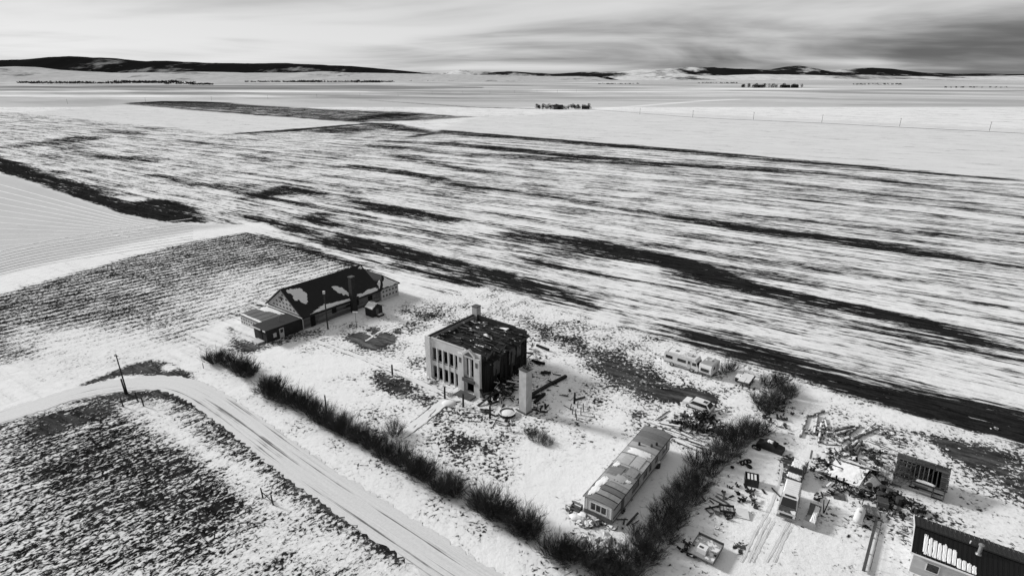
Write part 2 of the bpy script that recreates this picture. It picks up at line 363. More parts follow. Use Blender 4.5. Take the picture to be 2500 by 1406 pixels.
for p, sf, cv, md in (
    ([(900, 925), (930, 905), (1000, 930), (1068, 972), (1040, 992), (990, 975), (940, 955)], 1.2, .22, .3), ([(1000, 1065), (1090, 1035), (1200, 1080), (1240, 1130), (1200, 1160), (1120, 1120)], 4, .5, .2),
    ([(1130, 1080), (1200, 1085), (1235, 1150), (1170, 1140)], 3, .38, .2), ([(1310, 1040), (1400, 1050), (1440, 1085), (1380, 1085)], 3, .62, .2),
    ([(970, 740), (1080, 750), (1200, 770), (1340, 800), (1340, 840), (1250, 800), (1100, 790), (1000, 800)], 5, .55, .2), ([(1000, 745), (1060, 750), (1100, 775), (1040, 775)], 4, .4, .2),
    ([(1280, 790), (1380, 810), (1480, 850), (1560, 880), (1640, 930), (1740, 960), (1745, 978), (1620, 978), (1570, 990), (1500, 935), (1420, 865), (1330, 830)], 3, .3, .25),
    ([(1440, 870), (1540, 905), (1600, 950), (1570, 975), (1510, 945)], 2.5, .1, .45), ([(1605, 968), (1650, 950), (1720, 958), (1745, 975), (1620, 978)], 1, -.2, .5), ([(1535, 1008), (1570, 1000), (1582, 1008), (1550, 1024)], .9, .1, .5),
    ([(1300, 760), (1500, 810), (1700, 890), (1850, 950), (1840, 965), (1600, 890), (1400, 810)], 3, .66, .2), ([(800, 820), (840, 800), (1040, 880), (1100, 960), (1000, 900)], 4, .62, .3),
    ([(1270, 830), (1320, 850), (1420, 930), (1480, 1030), (1380, 1040), (1320, 960)], 5, .74, .2), ([(1100, 975), (1200, 990), (1300, 1010), (1230, 1060), (1120, 1010)], 4, .66, .3),
    ([(1045, 990), (1078, 985), (1090, 1010), (1060, 1030), (1040, 1020)], 1, .2, .4),
    ([(560, 800), (600, 835), (640, 838), (660, 850), (590, 858), (560, 835)], 1.5, .15, .7), ([(640, 838), (780, 800), (800, 812), (680, 845)], 1.5, .35, .6),
    ([(848, 828), (862, 813), (890, 812), (906, 822), (898, 833), (880, 840), (905, 846), (960, 838), (967, 825), (940, 812), (915, 828), (905, 850), (880, 845)], .8, -.3, .9),
    ([(882, 846), (908, 824), (940, 812), (967, 824), (952, 838), (915, 852), (896, 850)], .8, -.3, .9), ([(898, 804), (908, 800), (926, 810), (914, 815)], .8, -.3, .9), ([(957, 806), (970, 804), (980, 812), (968, 816)], .8, -.2, .8),
    ([(2260, 1055), (2330, 1062), (2490, 1105), (2600, 1150), (2600, 1300), (2440, 1215), (2330, 1150), (2290, 1100)], 3, .35, .45), ([(2250, 1060), (2400, 1085), (2440, 1120), (2330, 1115)], 1.5, .0, .5),
    ([(1650, 1010), (1740, 1000), (1760, 1040), (1700, 1100), (1610, 1060)], 2, .55, .2), ([(1830, 920), (1930, 920), (1930, 1000), (1850, 1010)], 2, .6, .1), ([(1900, 1115), (1930, 1110), (1955, 1130), (1960, 1180), (1930, 1200), (1905, 1170)], .8, .1, .6),
    ([(1985, 1010), (2030, 1000), (2120, 1080), (2180, 1110), (2140, 1130), (2060, 1120), (2000, 1060)], 3, .66, .3), ([(2090, 1050), (2160, 1030), (2200, 1070), (2140, 1100)], 3, .6, .3), ([(1990, 1095), (2140, 1120), (2200, 1200), (2140, 1220), (2010, 1190)], 2, .62, .2),
    ([(2200, 1230), (2330, 1250), (2400, 1300), (2330, 1310), (2240, 1280)], 2, .6, .3), ([(2180, 1290), (2230, 1300), (2240, 1365), (2190, 1370), (2200, 1330)], 2, .4, .6), ([(2110, 1190), (2260, 1230), (2250, 1270), (2130, 1250)], 2, .6, .2),
    ([(1378, 1230), (1400, 1222), (1410, 1250), (1385, 1262)], .8, .2, .6), ([(1395, 1250), (1500, 1275), (1490, 1300), (1400, 1290)], 1.5, .6, .3), ([(1380, 1310), (1500, 1300), (1500, 1370), (1400, 1370)], 2, .7, .3), ([(1790, 1325), (1825, 1325), (1822, 1352), (1798, 1350)], .8, .0, .6),
    ([(640, 960), (760, 1010), (960, 1150), (1180, 1290), (1100, 1250), (860, 1110)], 3, .8, .1), ([(1090, 1290), (1200, 1340), (1260, 1370), (1140, 1370)], 3, .76, .2), ([(690, 1100), (760, 1120), (870, 1230), (820, 1210)], 3, .72, .2)):
    region(p, sf, cov=cv, mud=md, wa=0, wb=0)
# bare verge by the bend, bottom-left stubble
region([(75, 1010), (300, 958), (420, 950), (520, 1005), (640, 1092), (830, 1245), (1010, 1372), (900, 1420), (-200, 1420), (-200, 1080)], 1.5, cov=.52, wa=0, wb=.9)
region([(90, 1090), (300, 1010), (420, 1040), (640, 1160), (760, 1260), (650, 1330), (500, 1290), (300, 1260), (80, 1230)], 6, cov=.42, wb=.9)
region([(250, 1120), (420, 1090), (560, 1160), (640, 1260), (520, 1270), (300, 1220)], 7, cov=.34, wb=.9)
region([(90, 1260), (300, 1280), (520, 1320), (560, 1400), (60, 1400)], 4, cov=.48, wb=.9)
region([(640, 1260), (760, 1300), (920, 1372), (600, 1372)], 4, cov=.8, wb=.4)
region([(80, 1020), (250, 985), (330, 985), (250, 1020), (80, 1080)], 1.5, cov=.22, mud=.3)
region([(300, 990), (380, 990), (440, 1040), (640, 1170), (700, 1240), (660, 1250), (520, 1130), (380, 1040)], 2, cov=.92, wb=.4)
for p in ([(200, 940), (300, 898), (370, 880), (430, 890), (475, 930), (430, 922), (370, 914), (300, 918)], [(160, 985), (300, 957), (420, 950), (470, 972), (540, 1030), (480, 1000), (410, 966), (300, 968)],
          [(480, 975), (540, 1020), (620, 1085), (590, 1072), (520, 1020)], [(640, 1100), (760, 1190), (900, 1300), (1010, 1375), (960, 1360), (860, 1290), (740, 1195)]):
    region(p, 1.0, cov=.08, mud=.55, wa=0, wb=0)
region([(398, 898), (412, 890), (424, 900), (408, 908)], .8, cov=1.1)

me = bpy.data.meshes.new('ground')
nx, ny = len(gx), len(gy)
vv = np.zeros((NV, 3), np.float32); vv[:, 0] = VX; vv[:, 1] = VY
ii = (np.arange(ny - 1)[:, None] * nx + np.arange(nx - 1)[None, :]).ravel()
quads = np.stack([ii, ii + 1, ii + nx + 1, ii + nx], 1).astype(np.int32)
me.vertices.add(NV); me.vertices.foreach_set('co', vv.ravel())
me.loops.add(quads.size); me.loops.foreach_set('vertex_index', quads.ravel())
me.polygons.add(len(quads)); me.polygons.foreach_set('loop_start', np.arange(0, quads.size, 4, dtype=np.int32))
me.update(calc_edges=True)
for k, a in att.items():
    at = me.attributes.new(k, 'FLOAT', 'POINT'); at.data.foreach_set('value', a)
gm = bpy.data.materials.new('snowy_ground'); gm.use_nodes = True; t = NT(gm.node_tree)
A = {k: t.n('ShaderNodeAttribute', attribute_name=k).outputs['Fac'] for k in att}
pos = t.n('ShaderNodeNewGeometry').outputs['Position']
ca, sa = math.cos(R(-33)), math.sin(R(-33)); u = t.dot(pos, (ca, sa, 0)); v = t.dot(pos, (-sa, ca, 0))
wob = t.m('MULTIPLY', t.m('SUBTRACT', t.noise(pos, .02, 2), .5), 2.5); v2 = t.m('ADD', v, wob)
a1 = t.noise(t.xyz(t.m('MULTIPLY', u, .014), t.m('MULTIPLY', v2, .18)), 1, 6, .64, .5)
a2 = t.noise(t.xyz(t.m('MULTIPLY', u, .085), t.m('MULTIPLY', v2, .8), 5.0), 1, 5, .66, .4)
a3 = t.noise(t.xyz(t.m('MULTIPLY', u, .010), t.m('MULTIPLY', v, .9), 9.0), 1, 3, .6)
a4 = t.noise(pos, .05, 4, .6)
a5 = t.noise(t.xyz(t.m('MULTIPLY', u, .30), t.m('MULTIPLY', v2, 1.25), 7.0), 1, 5, .7, .4)
nA = t.m('ADD', t.m('ADD', t.m('MULTIPLY', a1, .25), t.m('MULTIPLY', a2, .24)), t.m('ADD', t.m('MULTIPLY', a5, .21), t.m('ADD', t.m('MULTIPLY', a3, .18), t.m('MULTIPLY', a4, .12))))
cb, sb = math.cos(R(46)), math.sin(R(46)); ub = t.dot(pos, (cb, sb, 0)); vb = t.dot(pos, (-sb, cb, 0))
b1 = t.noise(t.xyz(t.m('MULTIPLY', ub, .22), t.m('MULTIPLY', vb, .95), 2.0), 1, 4, .6, .8)
b2 = t.noise(t.xyz(t.m('MULTIPLY', ub, 1.7), t.m('MULTIPLY', vb, 2.3)), 1, 5, .66, .7)
b3 = t.noise(pos, .09, 3, .5)
sy = t.n('ShaderNodeSeparateXYZ'); t.l(pos, sy.inputs[0])
b4 = t.m('ADD', .5, t.m('MULTIPLY', t.ramp(sy.outputs[1], 92.0, 108.0, .04, .15), t.m('SINE', t.m('ADD', t.m('MULTIPLY', vb, 2.5), t.m('MULTIPLY', t.noise(pos, .12, 3), 9.0)))))
nB = t.m('ADD', t.m('ADD', t.m('MULTIPLY', b1, .24), t.m('MULTIPLY', b4, .17)), t.m('ADD', t.m('MULTIPLY', b2, .5), t.m('MULTIPLY', b3, .09)))
c1 = t.noise(pos, 1.75, 6, .62, .6)
c2 = t.noise(pos, .17, 4, .55)
nC = t.m('ADD', t.m('MULTIPLY', c1, .62), t.m('MULTIPLY', c2, .38))
wc = t.m('SUBTRACT', 1.0, t.m('ADD', A['wa'], A['wb']), clamp=True)
n = t.m('ADD', t.m('MULTIPLY', nA, A['wa']), t.m('ADD', t.m('MULTIPLY', nB, A['wb']), t.m('MULTIPLY', nC, wc)))
amp = t.m('ADD', 4.0, t.m('ADD', t.m('MULTIPLY', A['wa'], 2.6), t.m('MULTIPLY', A['wb'], 1.0)))
ns = t.m('ADD', t.m('MULTIPLY', t.m('SUBTRACT', n, .5), amp), .5)
dlt = t.m('SUBTRACT', A['cov'], ns)
snow = t.m('ADD', t.m('MULTIPLY', dlt, t.mix(A['wa'], 5.5, 3.8)), .5, clamp=True)
thin = t.ramp(dlt, .0, .5, .8, 1.0)
fine = t.noise(pos, 2.6, 4, .6); big = t.noise(pos, .035, 4, .55)
row = t.noise(t.xyz(t.m('MULTIPLY', u, .004), t.m('MULTIPLY', v, .22), 3.0), 1, 5, .7)
soil = t.m('MULTIPLY', t.mix(A['mud'], .016, .10), t.m('MULTIPLY', t.m('ADD', .45, t.m('MULTIPLY', fine, 1.1)), t.m('ADD', .35, t.m('MULTIPLY', t.ramp(t.m('ADD', t.m('MULTIPLY', a2, .5), t.m('MULTIPLY', a5, .5)), .36, .64), 1.5))))
tone = t.m('MULTIPLY', A['tone'], t.m('ADD', .8, t.m('MULTIPLY', t.m('ADD', t.m('MULTIPLY', big, .5), t.m('MULTIPLY', t.mix(A['wa'], .5, row), .5)), .4)))
fa = t.noise(t.xyz(t.m('MULTIPLY', u, .0011), t.m('MULTIPLY', v, .0032), 6.0), 1, 6, .62)
farv = t.mix(t.ramp(sy.outputs[1], 700.0, 1800.0), 1.0, t.ramp(fa, .36, .62, .62, 1.22))
scol = t.m('MULTIPLY', t.m('MULTIPLY', .84, thin), t.m('MULTIPLY', tone, farv))
col = t.mix(snow, soil, scol)
cc = t.n('ShaderNodeCombineColor')
for i in range(3): t.l(col, cc.inputs[i])
b = t.n('ShaderNodeBsdfPrincipled'); t.l(cc.outputs[0], b.inputs['Base Color']); b.inputs['Roughness'].default_value = 1; b.inputs['Specular IOR Level'].default_value = 0
hh = t.m('ADD', t.m('MULTIPLY', snow, .10), t.m('ADD', t.m('MULTIPLY', fine, .05), t.m('MULTIPLY', t.noise(pos, .5, 3, .5), .16)))
bp = t.n('ShaderNodeBump'); bp.inputs['Strength'].default_value = .8; bp.inputs['Distance'].default_value = 1.0; t.l(hh, bp.inputs['Height']); t.l(bp.outputs[0], b.inputs['Normal'])
o = t.n('ShaderNodeOutputMaterial'); t.l(b.outputs[0], o.inputs[0])
me.materials.append(gm)
setp(link('ground', me), kind='structure')

# ------------------------------------------------------------------ ribbons: road, paths, tracks
def ribbon_mat(name, lightv, darkv, amount, su=.12, sv=2.2, edge=0.0, half=2.5):
    m = bpy.data.materials.new(name); m.use_nodes = True; t = NT(m.node_tree)
    uv = t.n('ShaderNodeUVMap').outputs[0]; sp = t.n('ShaderNodeSeparateXYZ'); t.l(uv, sp.inputs[0])
    pos = t.n('ShaderNodeNewGeometry').outputs['Position']
    n1 = t.noise(t.xyz(t.m('MULTIPLY', sp.outputs[0], su), t.m('MULTIPLY', sp.outputs[1], sv)), 1, 5, .6)
    n2 = t.noise(pos, .12, 3); n3 = t.noise(pos, 3, 4, .6)
    s = t.m('ADD', t.m('MULTIPLY', n1, .75), t.m('MULTIPLY', n2, .25))
    if edge: s = t.m('ADD', s, t.ramp(t.m('ABSOLUTE', sp.outputs[1]), half * .55, half, 0, edge))
    f = t.ramp(s, 1 - amount - .04, 1 - amount + .04)
    g = t.noise(t.xyz(t.m('MULTIPLY', sp.outputs[0], .05), t.m('MULTIPLY', sp.outputs[1], 3.2), 4), 1, 4, .6)
    lt = t.m('MULTIPLY', lightv, t.m('ADD', .7, t.m('MULTIPLY', t.m('ADD', g, n3), .3)))
    col = t.mix(f, lt, darkv)
    cc = t.n('ShaderNodeCombineColor')
    for i in range(3): t.l(col, cc.inputs[i])
    b = t.n('ShaderNodeBsdfPrincipled'); t.l(cc.outputs[0], b.inputs['Base Color']); b.inputs['Roughness'].default_value = .85
    bp = t.n('ShaderNodeBump'); bp.inputs['Strength'].default_value = .5; bp.inputs['Distance'].default_value = .2; t.l(g, bp.inputs['Height']); t.l(bp.outputs[0], b.inputs['Normal'])
    o = t.n('ShaderNodeOutputMaterial'); t.l(b.outputs[0], o.inputs[0]); return m

def ribbon(name, pxs, width, m, z=.02, step=1.0, jit=.12, nacross=1, world=False, kind='structure'):
    P = [Vector(q if world else G(*q)) for q in pxs]; line = []
    for i in range(len(P) - 1):
        p0 = P[max(i - 1, 0)]; p1 = P[i]; p2 = P[i + 1]; p3 = P[min(i + 2, len(P) - 1)]
        k = max(2, int((p2 - p1).length / step))
        for j in range(k):
            q = j / k
            line.append(.5 * (2 * p1 + (p2 - p0) * q + (2 * p0 - 5 * p1 + 4 * p2 - p3) * q * q + (3 * p1 - p0 - 3 * p2 + p3) * q ** 3))
    line.append(P[-1]); vs = []; uv = []; L = 0.0
    na = nacross + 1
    for i, p in enumerate(line):
        d = (line[min(i + 1, len(line) - 1)] - line[max(i - 1, 0)]).normalized(); nrm = Vector((-d.y, d.x))
        if i: L += (p - line[i - 1]).length
        for a in range(na):
            s = (a / nacross - .5) * width
            if a in (0, nacross): s += random.uniform(-jit, jit)
            q = p + nrm * s; zc = z * (1 - .0 * abs(s)); vs.append((q.x, q.y, zc)); uv.append((L, s))
    fs = [(i * na + a + 1, i * na + a, (i + 1) * na + a, (i + 1) * na + a + 1) for i in range(len(line) - 1) for a in range(nacross)]
    me = bpy.data.meshes.new(name); me.from_pydata(vs, [], fs); me.update(); ul = me.uv_layers.new(name='UVMap')
    for lp in me.loops: ul.data[lp.index].uv = uv[lp.vertex_index]
    me.materials.append(m); o = link(name, me)
    return setp(o, kind=kind)

ROADM = ribbon_mat('packed_snow_road', .66, .12, .41, .022, 1.7)
PATHM = ribbon_mat('snowy_path', .78, .05, .40, .5, 1.6, .3, .8)
PATHM2 = ribbon_mat('snowy_walk', .8, .04, .39, .4, 1.2, .2, 1.25)
TRACKM = ribbon_mat('snow_track', .8, .3, .3, .2, 3)
RUTM = ribbon_mat('rut', .66, .4, .42, .25, 3)
FROAD = ribbon_mat('far_road', .85, .04, .3, .05, .1)
ribbon('road', [(-420, 1160), (-150, 1065), (75, 995), (200, 957), (300, 940), (390, 934), (450, 945), (510, 974), (590, 1030), (680, 1098), (780, 1170), (890, 1243), (1000, 1315), (1085, 1372), (1280, 1500)], 5.0, ROADM, .045, .45, .3, 4)
ribbon('path', [(752, 826), (880, 872), (960, 905), (1020, 932), (1085, 962), (1125, 980)], 1.3, PATHM, .03, .5, .12, 2)
ribbon('path', [(972, 1068), (1030, 1025), (1082, 984), (1120, 972)], 2.2, PATHM2, .034, .5, .1, 3)
ribbon('path', [(893, 833), (938, 804), (1000, 780)], .5, PATHM, .03, .5, .1, 2)
ribbon('path', [(870, 802), (905, 818), (918, 824)], .45, PATHM, .026, .5, .1, 2)
ribbon('road', [(1160, 262), (1450, 269), (1700, 287), (2006, 301), (2196, 311), (2420, 322), (3200, 362)], 7, FROAD, .4, 20, .6, 2)
for pts in ([(1838, 1372), (1862, 1320), (1890, 1272)], [(1872, 1372), (1900, 1320), (1926, 1275)], [(1810, 1372), (1840, 1310), (1884, 1230), (1905, 1165), (1908, 1130)], [(1890, 1372), (1912, 1320), (1932, 1285)], [(1828, 1372), (1850, 1320), (1880, 1262)]):
    ribbon('tyre_track', pts, .35, RUTM, .022, .4, .06, 2)
# tyre tracks and headland turns in the left field
def lerp(a, b, k): return (a[0] + (b[0] - a[0]) * k, a[1] + (b[1] - a[1]) * k)
for k in range(12):
    q = k / 11
    a = lerp((-200, 395), (-200, 640), q); m1 = lerp((180, 500), (120, 600), q); m2 = lerp((340, 541), (240, 582), q); e = lerp((405, 553), (300, 572), q); r_ = lerp((385, 568), (275, 596), q); bk = lerp((240, 592), (60, 626), q)
    ribbon('tyre_track', [a, m1, m2, e] if k % 3 else [a, m1, m2, (m2[0] + 80, m2[1] + 6)], .5, TRACKM, .02 + .002 * k, 2, .08, 1)
for y in (596, 605, 612, 618, 626, 632, 639, 645, 652):
    ribbon('tyre_track', [(-200, y + 70), (60, y + 4), (240, y - 28), (400, y - 52), (470, y - 62)], .5, TRACKM, .046 + .0001 * y, 2, .08, 1)

# ------------------------------------------------------------------ far hills
def atY(x, y, D):
    u, fw, dn = ray(x, y); k = D / fw
    return (u * k, H - dn * k)
def hills(prof, D, depth, front, m, seed, rough=.12, cols=260, rows=26):
    pts = [atY(x, y, D) for x, y in prof]; xs = [p[0] for p in pts]; zs = [max(p[1], 2) for p in pts]
    X = np.linspace(xs[0], xs[-1], cols); Z = np.interp(X, xs, zs)
    Z = Z * np.array([1 + rough * 1.1 * mnoise.fractal(Vector((x / (front * .5), seed * 3, 0)), .8, 2.1, 5) for x in X]); vs = []; fs = []
    for j in range(rows + 1):
        q = j / rows
        if q < .62: s = q / .62; y = D - front * (1 - s); k = s * s * (3 - 2 * s) * .55 + .45 * s
        else: s = (q - .62) / .38; y = D + depth * s; k = 1 - s * s
        for i in range(cols):
            n = mnoise.fractal(Vector((X[i] / (front * .45), y / (front * .8), seed)), .9, 2.1, 5)
            g = abs(mnoise.noise(Vector((X[i] / (front * .16), y / (front * .9), seed + 5))))
            h = Z[i] * (k + (1 - k) * k * (n * rough * 6 - g * rough * 4)) if q < .62 else Z[i] * k
            vs.append((X[i], y, h - 2 if q in (0, 1) else h))
    for j in range(rows):
        for i in range(cols - 1):
            a = j * cols + i; fs.append((a, a + 1, a + cols + 1, a + cols))
    mb = MB(); mb.v = vs; mb.f = fs; o = mb.build('hills', m, None, True); return setp(o, kind='structure')

def hill_mat(name, thr, scale, dark=.012, light=.6, wid=.05):
    m = bpy.data.materials.new(name); m.use_nodes = True; t = NT(m.node_tree)
    geo = t.n('ShaderNodeNewGeometry'); pos = geo.outputs['Position']
    sp = t.n('ShaderNodeSeparateXYZ'); t.l(geo.outputs['Normal'], sp.inputs[0])
    p2 = t.n('ShaderNodeMapping'); t.l(pos, p2.inputs[0]); p2.inputs['Scale'].default_value = (1, .5, 3)
    n1 = t.noise(p2.outputs[0], scale, 7, .62); n2 = t.noise(p2.outputs[0], scale * 9, 4, .6)
    s = t.m('ADD', t.m('MULTIPLY', n1, .75), t.m('MULTIPLY', n2, .25)); f = t.ramp(s, thr - wid, thr + wid)
    col = t.mix(f, dark, t.m('MULTIPLY', light, t.m('ADD', .6, t.m('MULTIPLY', n2, .8))))
    cc = t.n('ShaderNodeCombineColor')
    for i in range(3): t.l(col, cc.inputs[i])
    b = t.n('ShaderNodeBsdfPrincipled'); t.l(cc.outputs[0], b.inputs['Base Color']); b.inputs['Roughness'].default_value = 1; b.inputs['Specular IOR Level'].default_value = 0
    o = t.n('ShaderNodeOutputMaterial'); t.l(b.outputs[0], o.inputs[0]); return m
FOREST = hill_mat('forested_slope', .60, .0006, .012, .25); MIXED = hill_mat('snow_and_timber', .55, .0005, .014, .62); FOOT = hill_mat('snowy_foothill', .40, .0016, .09, .5)
PALE = hill_mat('snowy_hill', .44, .0011, .03, .66, .09)
hills([(-700, 165), (-300, 150), (40, 147), (100, 142), (170, 138), (230, 141), (280, 143), (350, 149), (480, 152), (520, 155), (700, 155), (820, 160), (880, 164), (930, 168), (1000, 175), (1060, 181), (1130, 186)], 14000, 2500, 2300, FOREST, 1.3, .06)
hills([(880, 181), (1000, 176), (1080, 178), (1130, 171), (1170, 174), (1220, 176), (1300, 180), (1400, 184)], 15500, 2000, 2200, PALE, 8.1, .1, 120)
hills([(1130, 186), (1195, 178), (1210, 176), (1240, 174), (1300, 179), (1350, 181), (1420, 177), (1500, 176), (1560, 172), (1640, 168), (1740, 162), (1800, 167), (1870, 170), (1915, 166), (1950, 161), (1985, 169), (2010, 174), (2060, 173), (2130, 166), (2180, 169), (2250, 177), (2330, 181), (2400, 179), (2460, 182), (2600, 180), (2900, 172), (3300, 180)], 13500, 2500, 2000, MIXED, 4.4, .12)
hills([(1480, 187), (1530, 184), (1580, 181), (1650, 180), (1720, 185), (1800, 184), (1900, 182), (2000, 184), (2100, 186), (2200, 187), (2330, 187), (2500, 185), (2900, 183), (3400, 186)], 11000, 900, 1500, PALE, 6.2, .12, 200)
hills([(-900, 176), (-300, 174), (40, 164), (70, 165), (130, 173), (260, 177), (400, 177), (470, 175), (560, 177), (700, 178), (790, 175), (870, 178), (960, 180), (1060, 182), (1200, 183), (1330, 186), (1450, 187)], 9500, 1200, 2600, FOOT, 9.7, .12, 300)

# ------------------------------------------------------------------ the long hall
E1, E2 = Vector((math.cos(R(-37)), math.sin(R(-37)))), Vector((math.cos(R(53)), math.sin(R(53))))
RZ = R(-37)
hall = thing('gabled_hall', 'long dark-roofed gabled hall with low flat annexes, at the edge of the ploughed field', 'building', (-43.8, 112.1), RZ)
WH, RG, LL, WW = 2.9, 7.5, 21.0, 13.0
MB().bx(-WW + .1, -.12, .1, LL - .1, 0, WH).build('wall', DARKWALL, hall)
RCS = MB().prism([(-.5, 0, 0), (.5, 0, 0), (.5, 0, .6), (.2, 0, 1), (-.2, 0, 1), (-.5, 0, .6)], (0, .06, 0)).mesh('arch_mark', GREYWALL)  # flat dark grey arched plate, set slightly proud of the pale wall
bm = MB().mesh                                                # siding boards: shared mesh
sbm = MB().bx(0, 1, -.02, .02, 0, 1).mesh('siding_board', BOARD)
for r_ in range(9):
    y = .1
    while y < LL - .2:
        ln = min(random.uniform(2.2, 5.5), LL - .12 - y)
        if not (11.6 < y + ln / 2 < 13.2 and r_ > 1):
            link('siding_board', sbm, hall, (-.055 + random.uniform(-.012, .012), y, .12 + r_ * .305), (random.uniform(-.006, .006), 0, R(90)), (ln - .04, 1, .275))
        y += ln
for y0, z0, wd, h in ((7.4, 1.3, 1.0, 1.0), (13.5, 1.1, 1.0, 1.2), (17.4, 1.2, 1.1, 1.0), (1.9, .05, 1.0, 2.2)):
    wn = MB().bx(-.03, .05, y0 - .08, y0 + wd + .08, z0 - .08, z0 + h + .08).build('window' if z0 > .5 else 'door', DARKWALL, hall)
    MB().bx(.03, .07, y0, y0 + wd, z0, z0 + h).build('pane' if z0 > .5 else 'door_leaf', VOID, wn)
MB().prism([(-WW, .0, WH), (0, .0, WH), (-WW / 2, .0, RG)], (0, .16, 0)).build('gable_wall', PALEWALL, hall)
MB().prism([(-WW, LL - .16, WH), (0, LL - .16, WH), (-WW / 2, LL - .16, RG)], (0, .16, 0)).build('gable_wall', PALEWALL, hall)
mb = MB()
for j, z in enumerate((WH + .5, WH + 1.45, WH + 2.4, WH + 3.2)):
    k = (RG - z - .7) / (RG - WH) * WW / 2; n = int(2 * k / 1.25)
    for i in range(max(n, 1)):
        x = -WW / 2 + (i - (n - 1) / 2) * 1.25
        link('gable_arch_mark', RCS, hall, (x, -.03, z), None, (.6, 1, .42))

MB().bx(-WW / 2 - .8, -WW / 2 - .35, -.05, .02, WH + 2.0, WH + 2.9).build('gable_window', VOID, hall)
OV = .45
sl_ = (RG - WH) / (WW / 2)
def slope(s, q, th=0.0, side=1):          # s along 0..1, q eave..ridge
    x = (OV - q * (WW / 2 + OV)); z = WH + .1 - OV * sl_ + q * (WW / 2 + OV) * sl_
    if side < 0: x = -WW - x
    return (x + (th * .57 if side > 0 else -th * .57), -.35 + s * (LL + .5), z + th * .82)
for sd in (1, -1):
    p = [slope(0, 0, 0, sd), slope(1, 0, 0, sd), slope(1, 1, 0, sd), slope(0, 1, 0, sd)]
    MB().prism(p, (0, 0, .16)).build('roof', ROOF, hall)
roofpt = lambda s, q, th: tuple(Vector(slope(s, q, th)) + Vector((0, 0, .165)))
for pl in ([(.03, .93), (.09, .95), (.19, .84), (.215, .62), (.19, .5), (.16, .4), (.13, .32), (.105, .36), (.09, .5), (.055, .56), (.06, .7), (.035, .8)],
           [(.48, .62), (.54, .6), (.6, .48), (.625, .25), (.61, .155), (.56, .22), (.515, .37)],
           [(.11, .02), (.2, .1), (.3, .17), (.4, .12), (.5, .1), (.63, .09), (.63, .012), (.35, .012)],
           [(.69, .02), (.7, .13), (.78, .1), (.85, .16), (.95, .13), (.985, .03), (.85, .012)], [(.93, .9), (.985, .97), (.985, .84)]):
    blob(MB(), pl, roofpt, .09, .1).build('snow_patch', SNOW, hall)
MB().bx(-WW - .5, .5, -.43, -.36, WH - .22, WH + .02).build('eave_board', WHITE, hall)
MB().bx(.36, .44, -.3, LL + .2, WH - .34, WH - .2).build('gutter', DARKWALL, hall)
bar = MB().beam((-WW - OV, -.38, WH - .15), (-WW / 2, -.38, RG + .2), .08, .2).beam((OV, -.38, WH - .15), (-WW / 2, -.38, RG + .2), .08, .2).build('barge_board', GREYWALL, hall)
MB().beam((.05, -.05, 0), (.05, -.05, WH - .2), .16).build('corner_post', OFFW, hall)
# chimney stack against the wall
st = MB().bx(.06, 1.15, 12.2, 13.3, 0, 7.4).bx(.12, 1.09, 12.26, 13.24, 7.4, 8.3).build('chimney', mat('sooty_brick', .03, .9, .5, 2, rnd=.05), hall)
MB().bx(.02, 1.19, 12.16, 13.34, 8.3, 8.5).build('chimney_cap', GREYWALL, st)
# front annexes
MB().bx(-13.5, -4.62, -6.2, -.02, 0, 2.1).build('annex_wall', PALEWALL, hall)
MB().bx(-13.7, -4.5, -6.4, -.03, 2.1, 2.28).build('annex_roof', mat('grey_felt', .13, .9, .3, .8, rnd=0), hall)
for x in (-11.5, -9.4, -7.2): MB().bx(x, x + .08, -6.3, -1.4, 2.282, 2.31).build('roof_seam', DARKWALL, hall)
mb = MB()
for z in (.45, 1.2):
    for i in range(9):
        x = -13.1 + i * .95; link('wall_arch_mark', RCS, hall, (x, -6.23, z), None, (.44, 1, .34))

af = lambda x, y, th: (x, y, 2.285 + th)
for pl in ([(-13.6, -2.6), (-13.2, -.2), (-9, -.2), (-5.2, -.3), (-6.4, -1.2), (-8.6, -1.5), (-10.5, -2.2)], [(-13.6, -6.3), (-13.5, -5.6), (-10, -5.75), (-7, -5.55), (-4.7, -5.8), (-4.7, -6.3)]):
    blob(MB(), pl, af, .1, .03).build('snow_patch', SNOW, hall)
mb = MB().bx(-4.55, -.05, -8.3, -.05, 0, 2.55); mb.build('annex_wall', DARKWALL, hall)
MB().bx(-4.8, .25, -8.6, -.06, 2.55, 2.75).build('annex_roof', ROOF, hall)
MB().bx(-4.82, -1.4, -8.68, -8.61, 2.5, 2.76).build('fascia', WHITE, hall); MB().bx(-.6, .27, -8.68, -8.61, 2.5, 2.76).build('fascia', WHITE, hall)
dr = MB().bx(-.05, .05, -5.5, -4.5, .05, 2.15).build('door', OFFW, hall); MB().bx(.03, .08, -5.32, -4.68, 1.2, 1.95).build('pane', GLASS, dr)
MB().bx(-.04, .04, -6.9, -6.2, .7, 1.6).build('window', OFFW, hall)
MB().bx(-2.6, -1.6, -8.36, -8.25, .05, 2.2).build('entrance', VOID, hall)
MB().bx(-3.4, -1.0, -9.8, -8.35, 0, .25).build('entrance_step', CONC, hall)
MB().cyl((-2.2, -4, 2.75), (-2.2, -4, 3.6), .07).build('vent_pipe', METAL, hall)
# cross wing with hipped roof at the far end
MB().bx(-9, .3, LL + .05, LL + 5.4, 0, 3.0).build('wing_wall', PALEWALL, hall)
mb = MB()
for z in (.8, 1.9):
    for i in range(5):
        y = LL + .7 + i * 1.0; link('wall_arch_mark', RCS, hall, (.33, y, z), R(90), (.52, 1, .5))

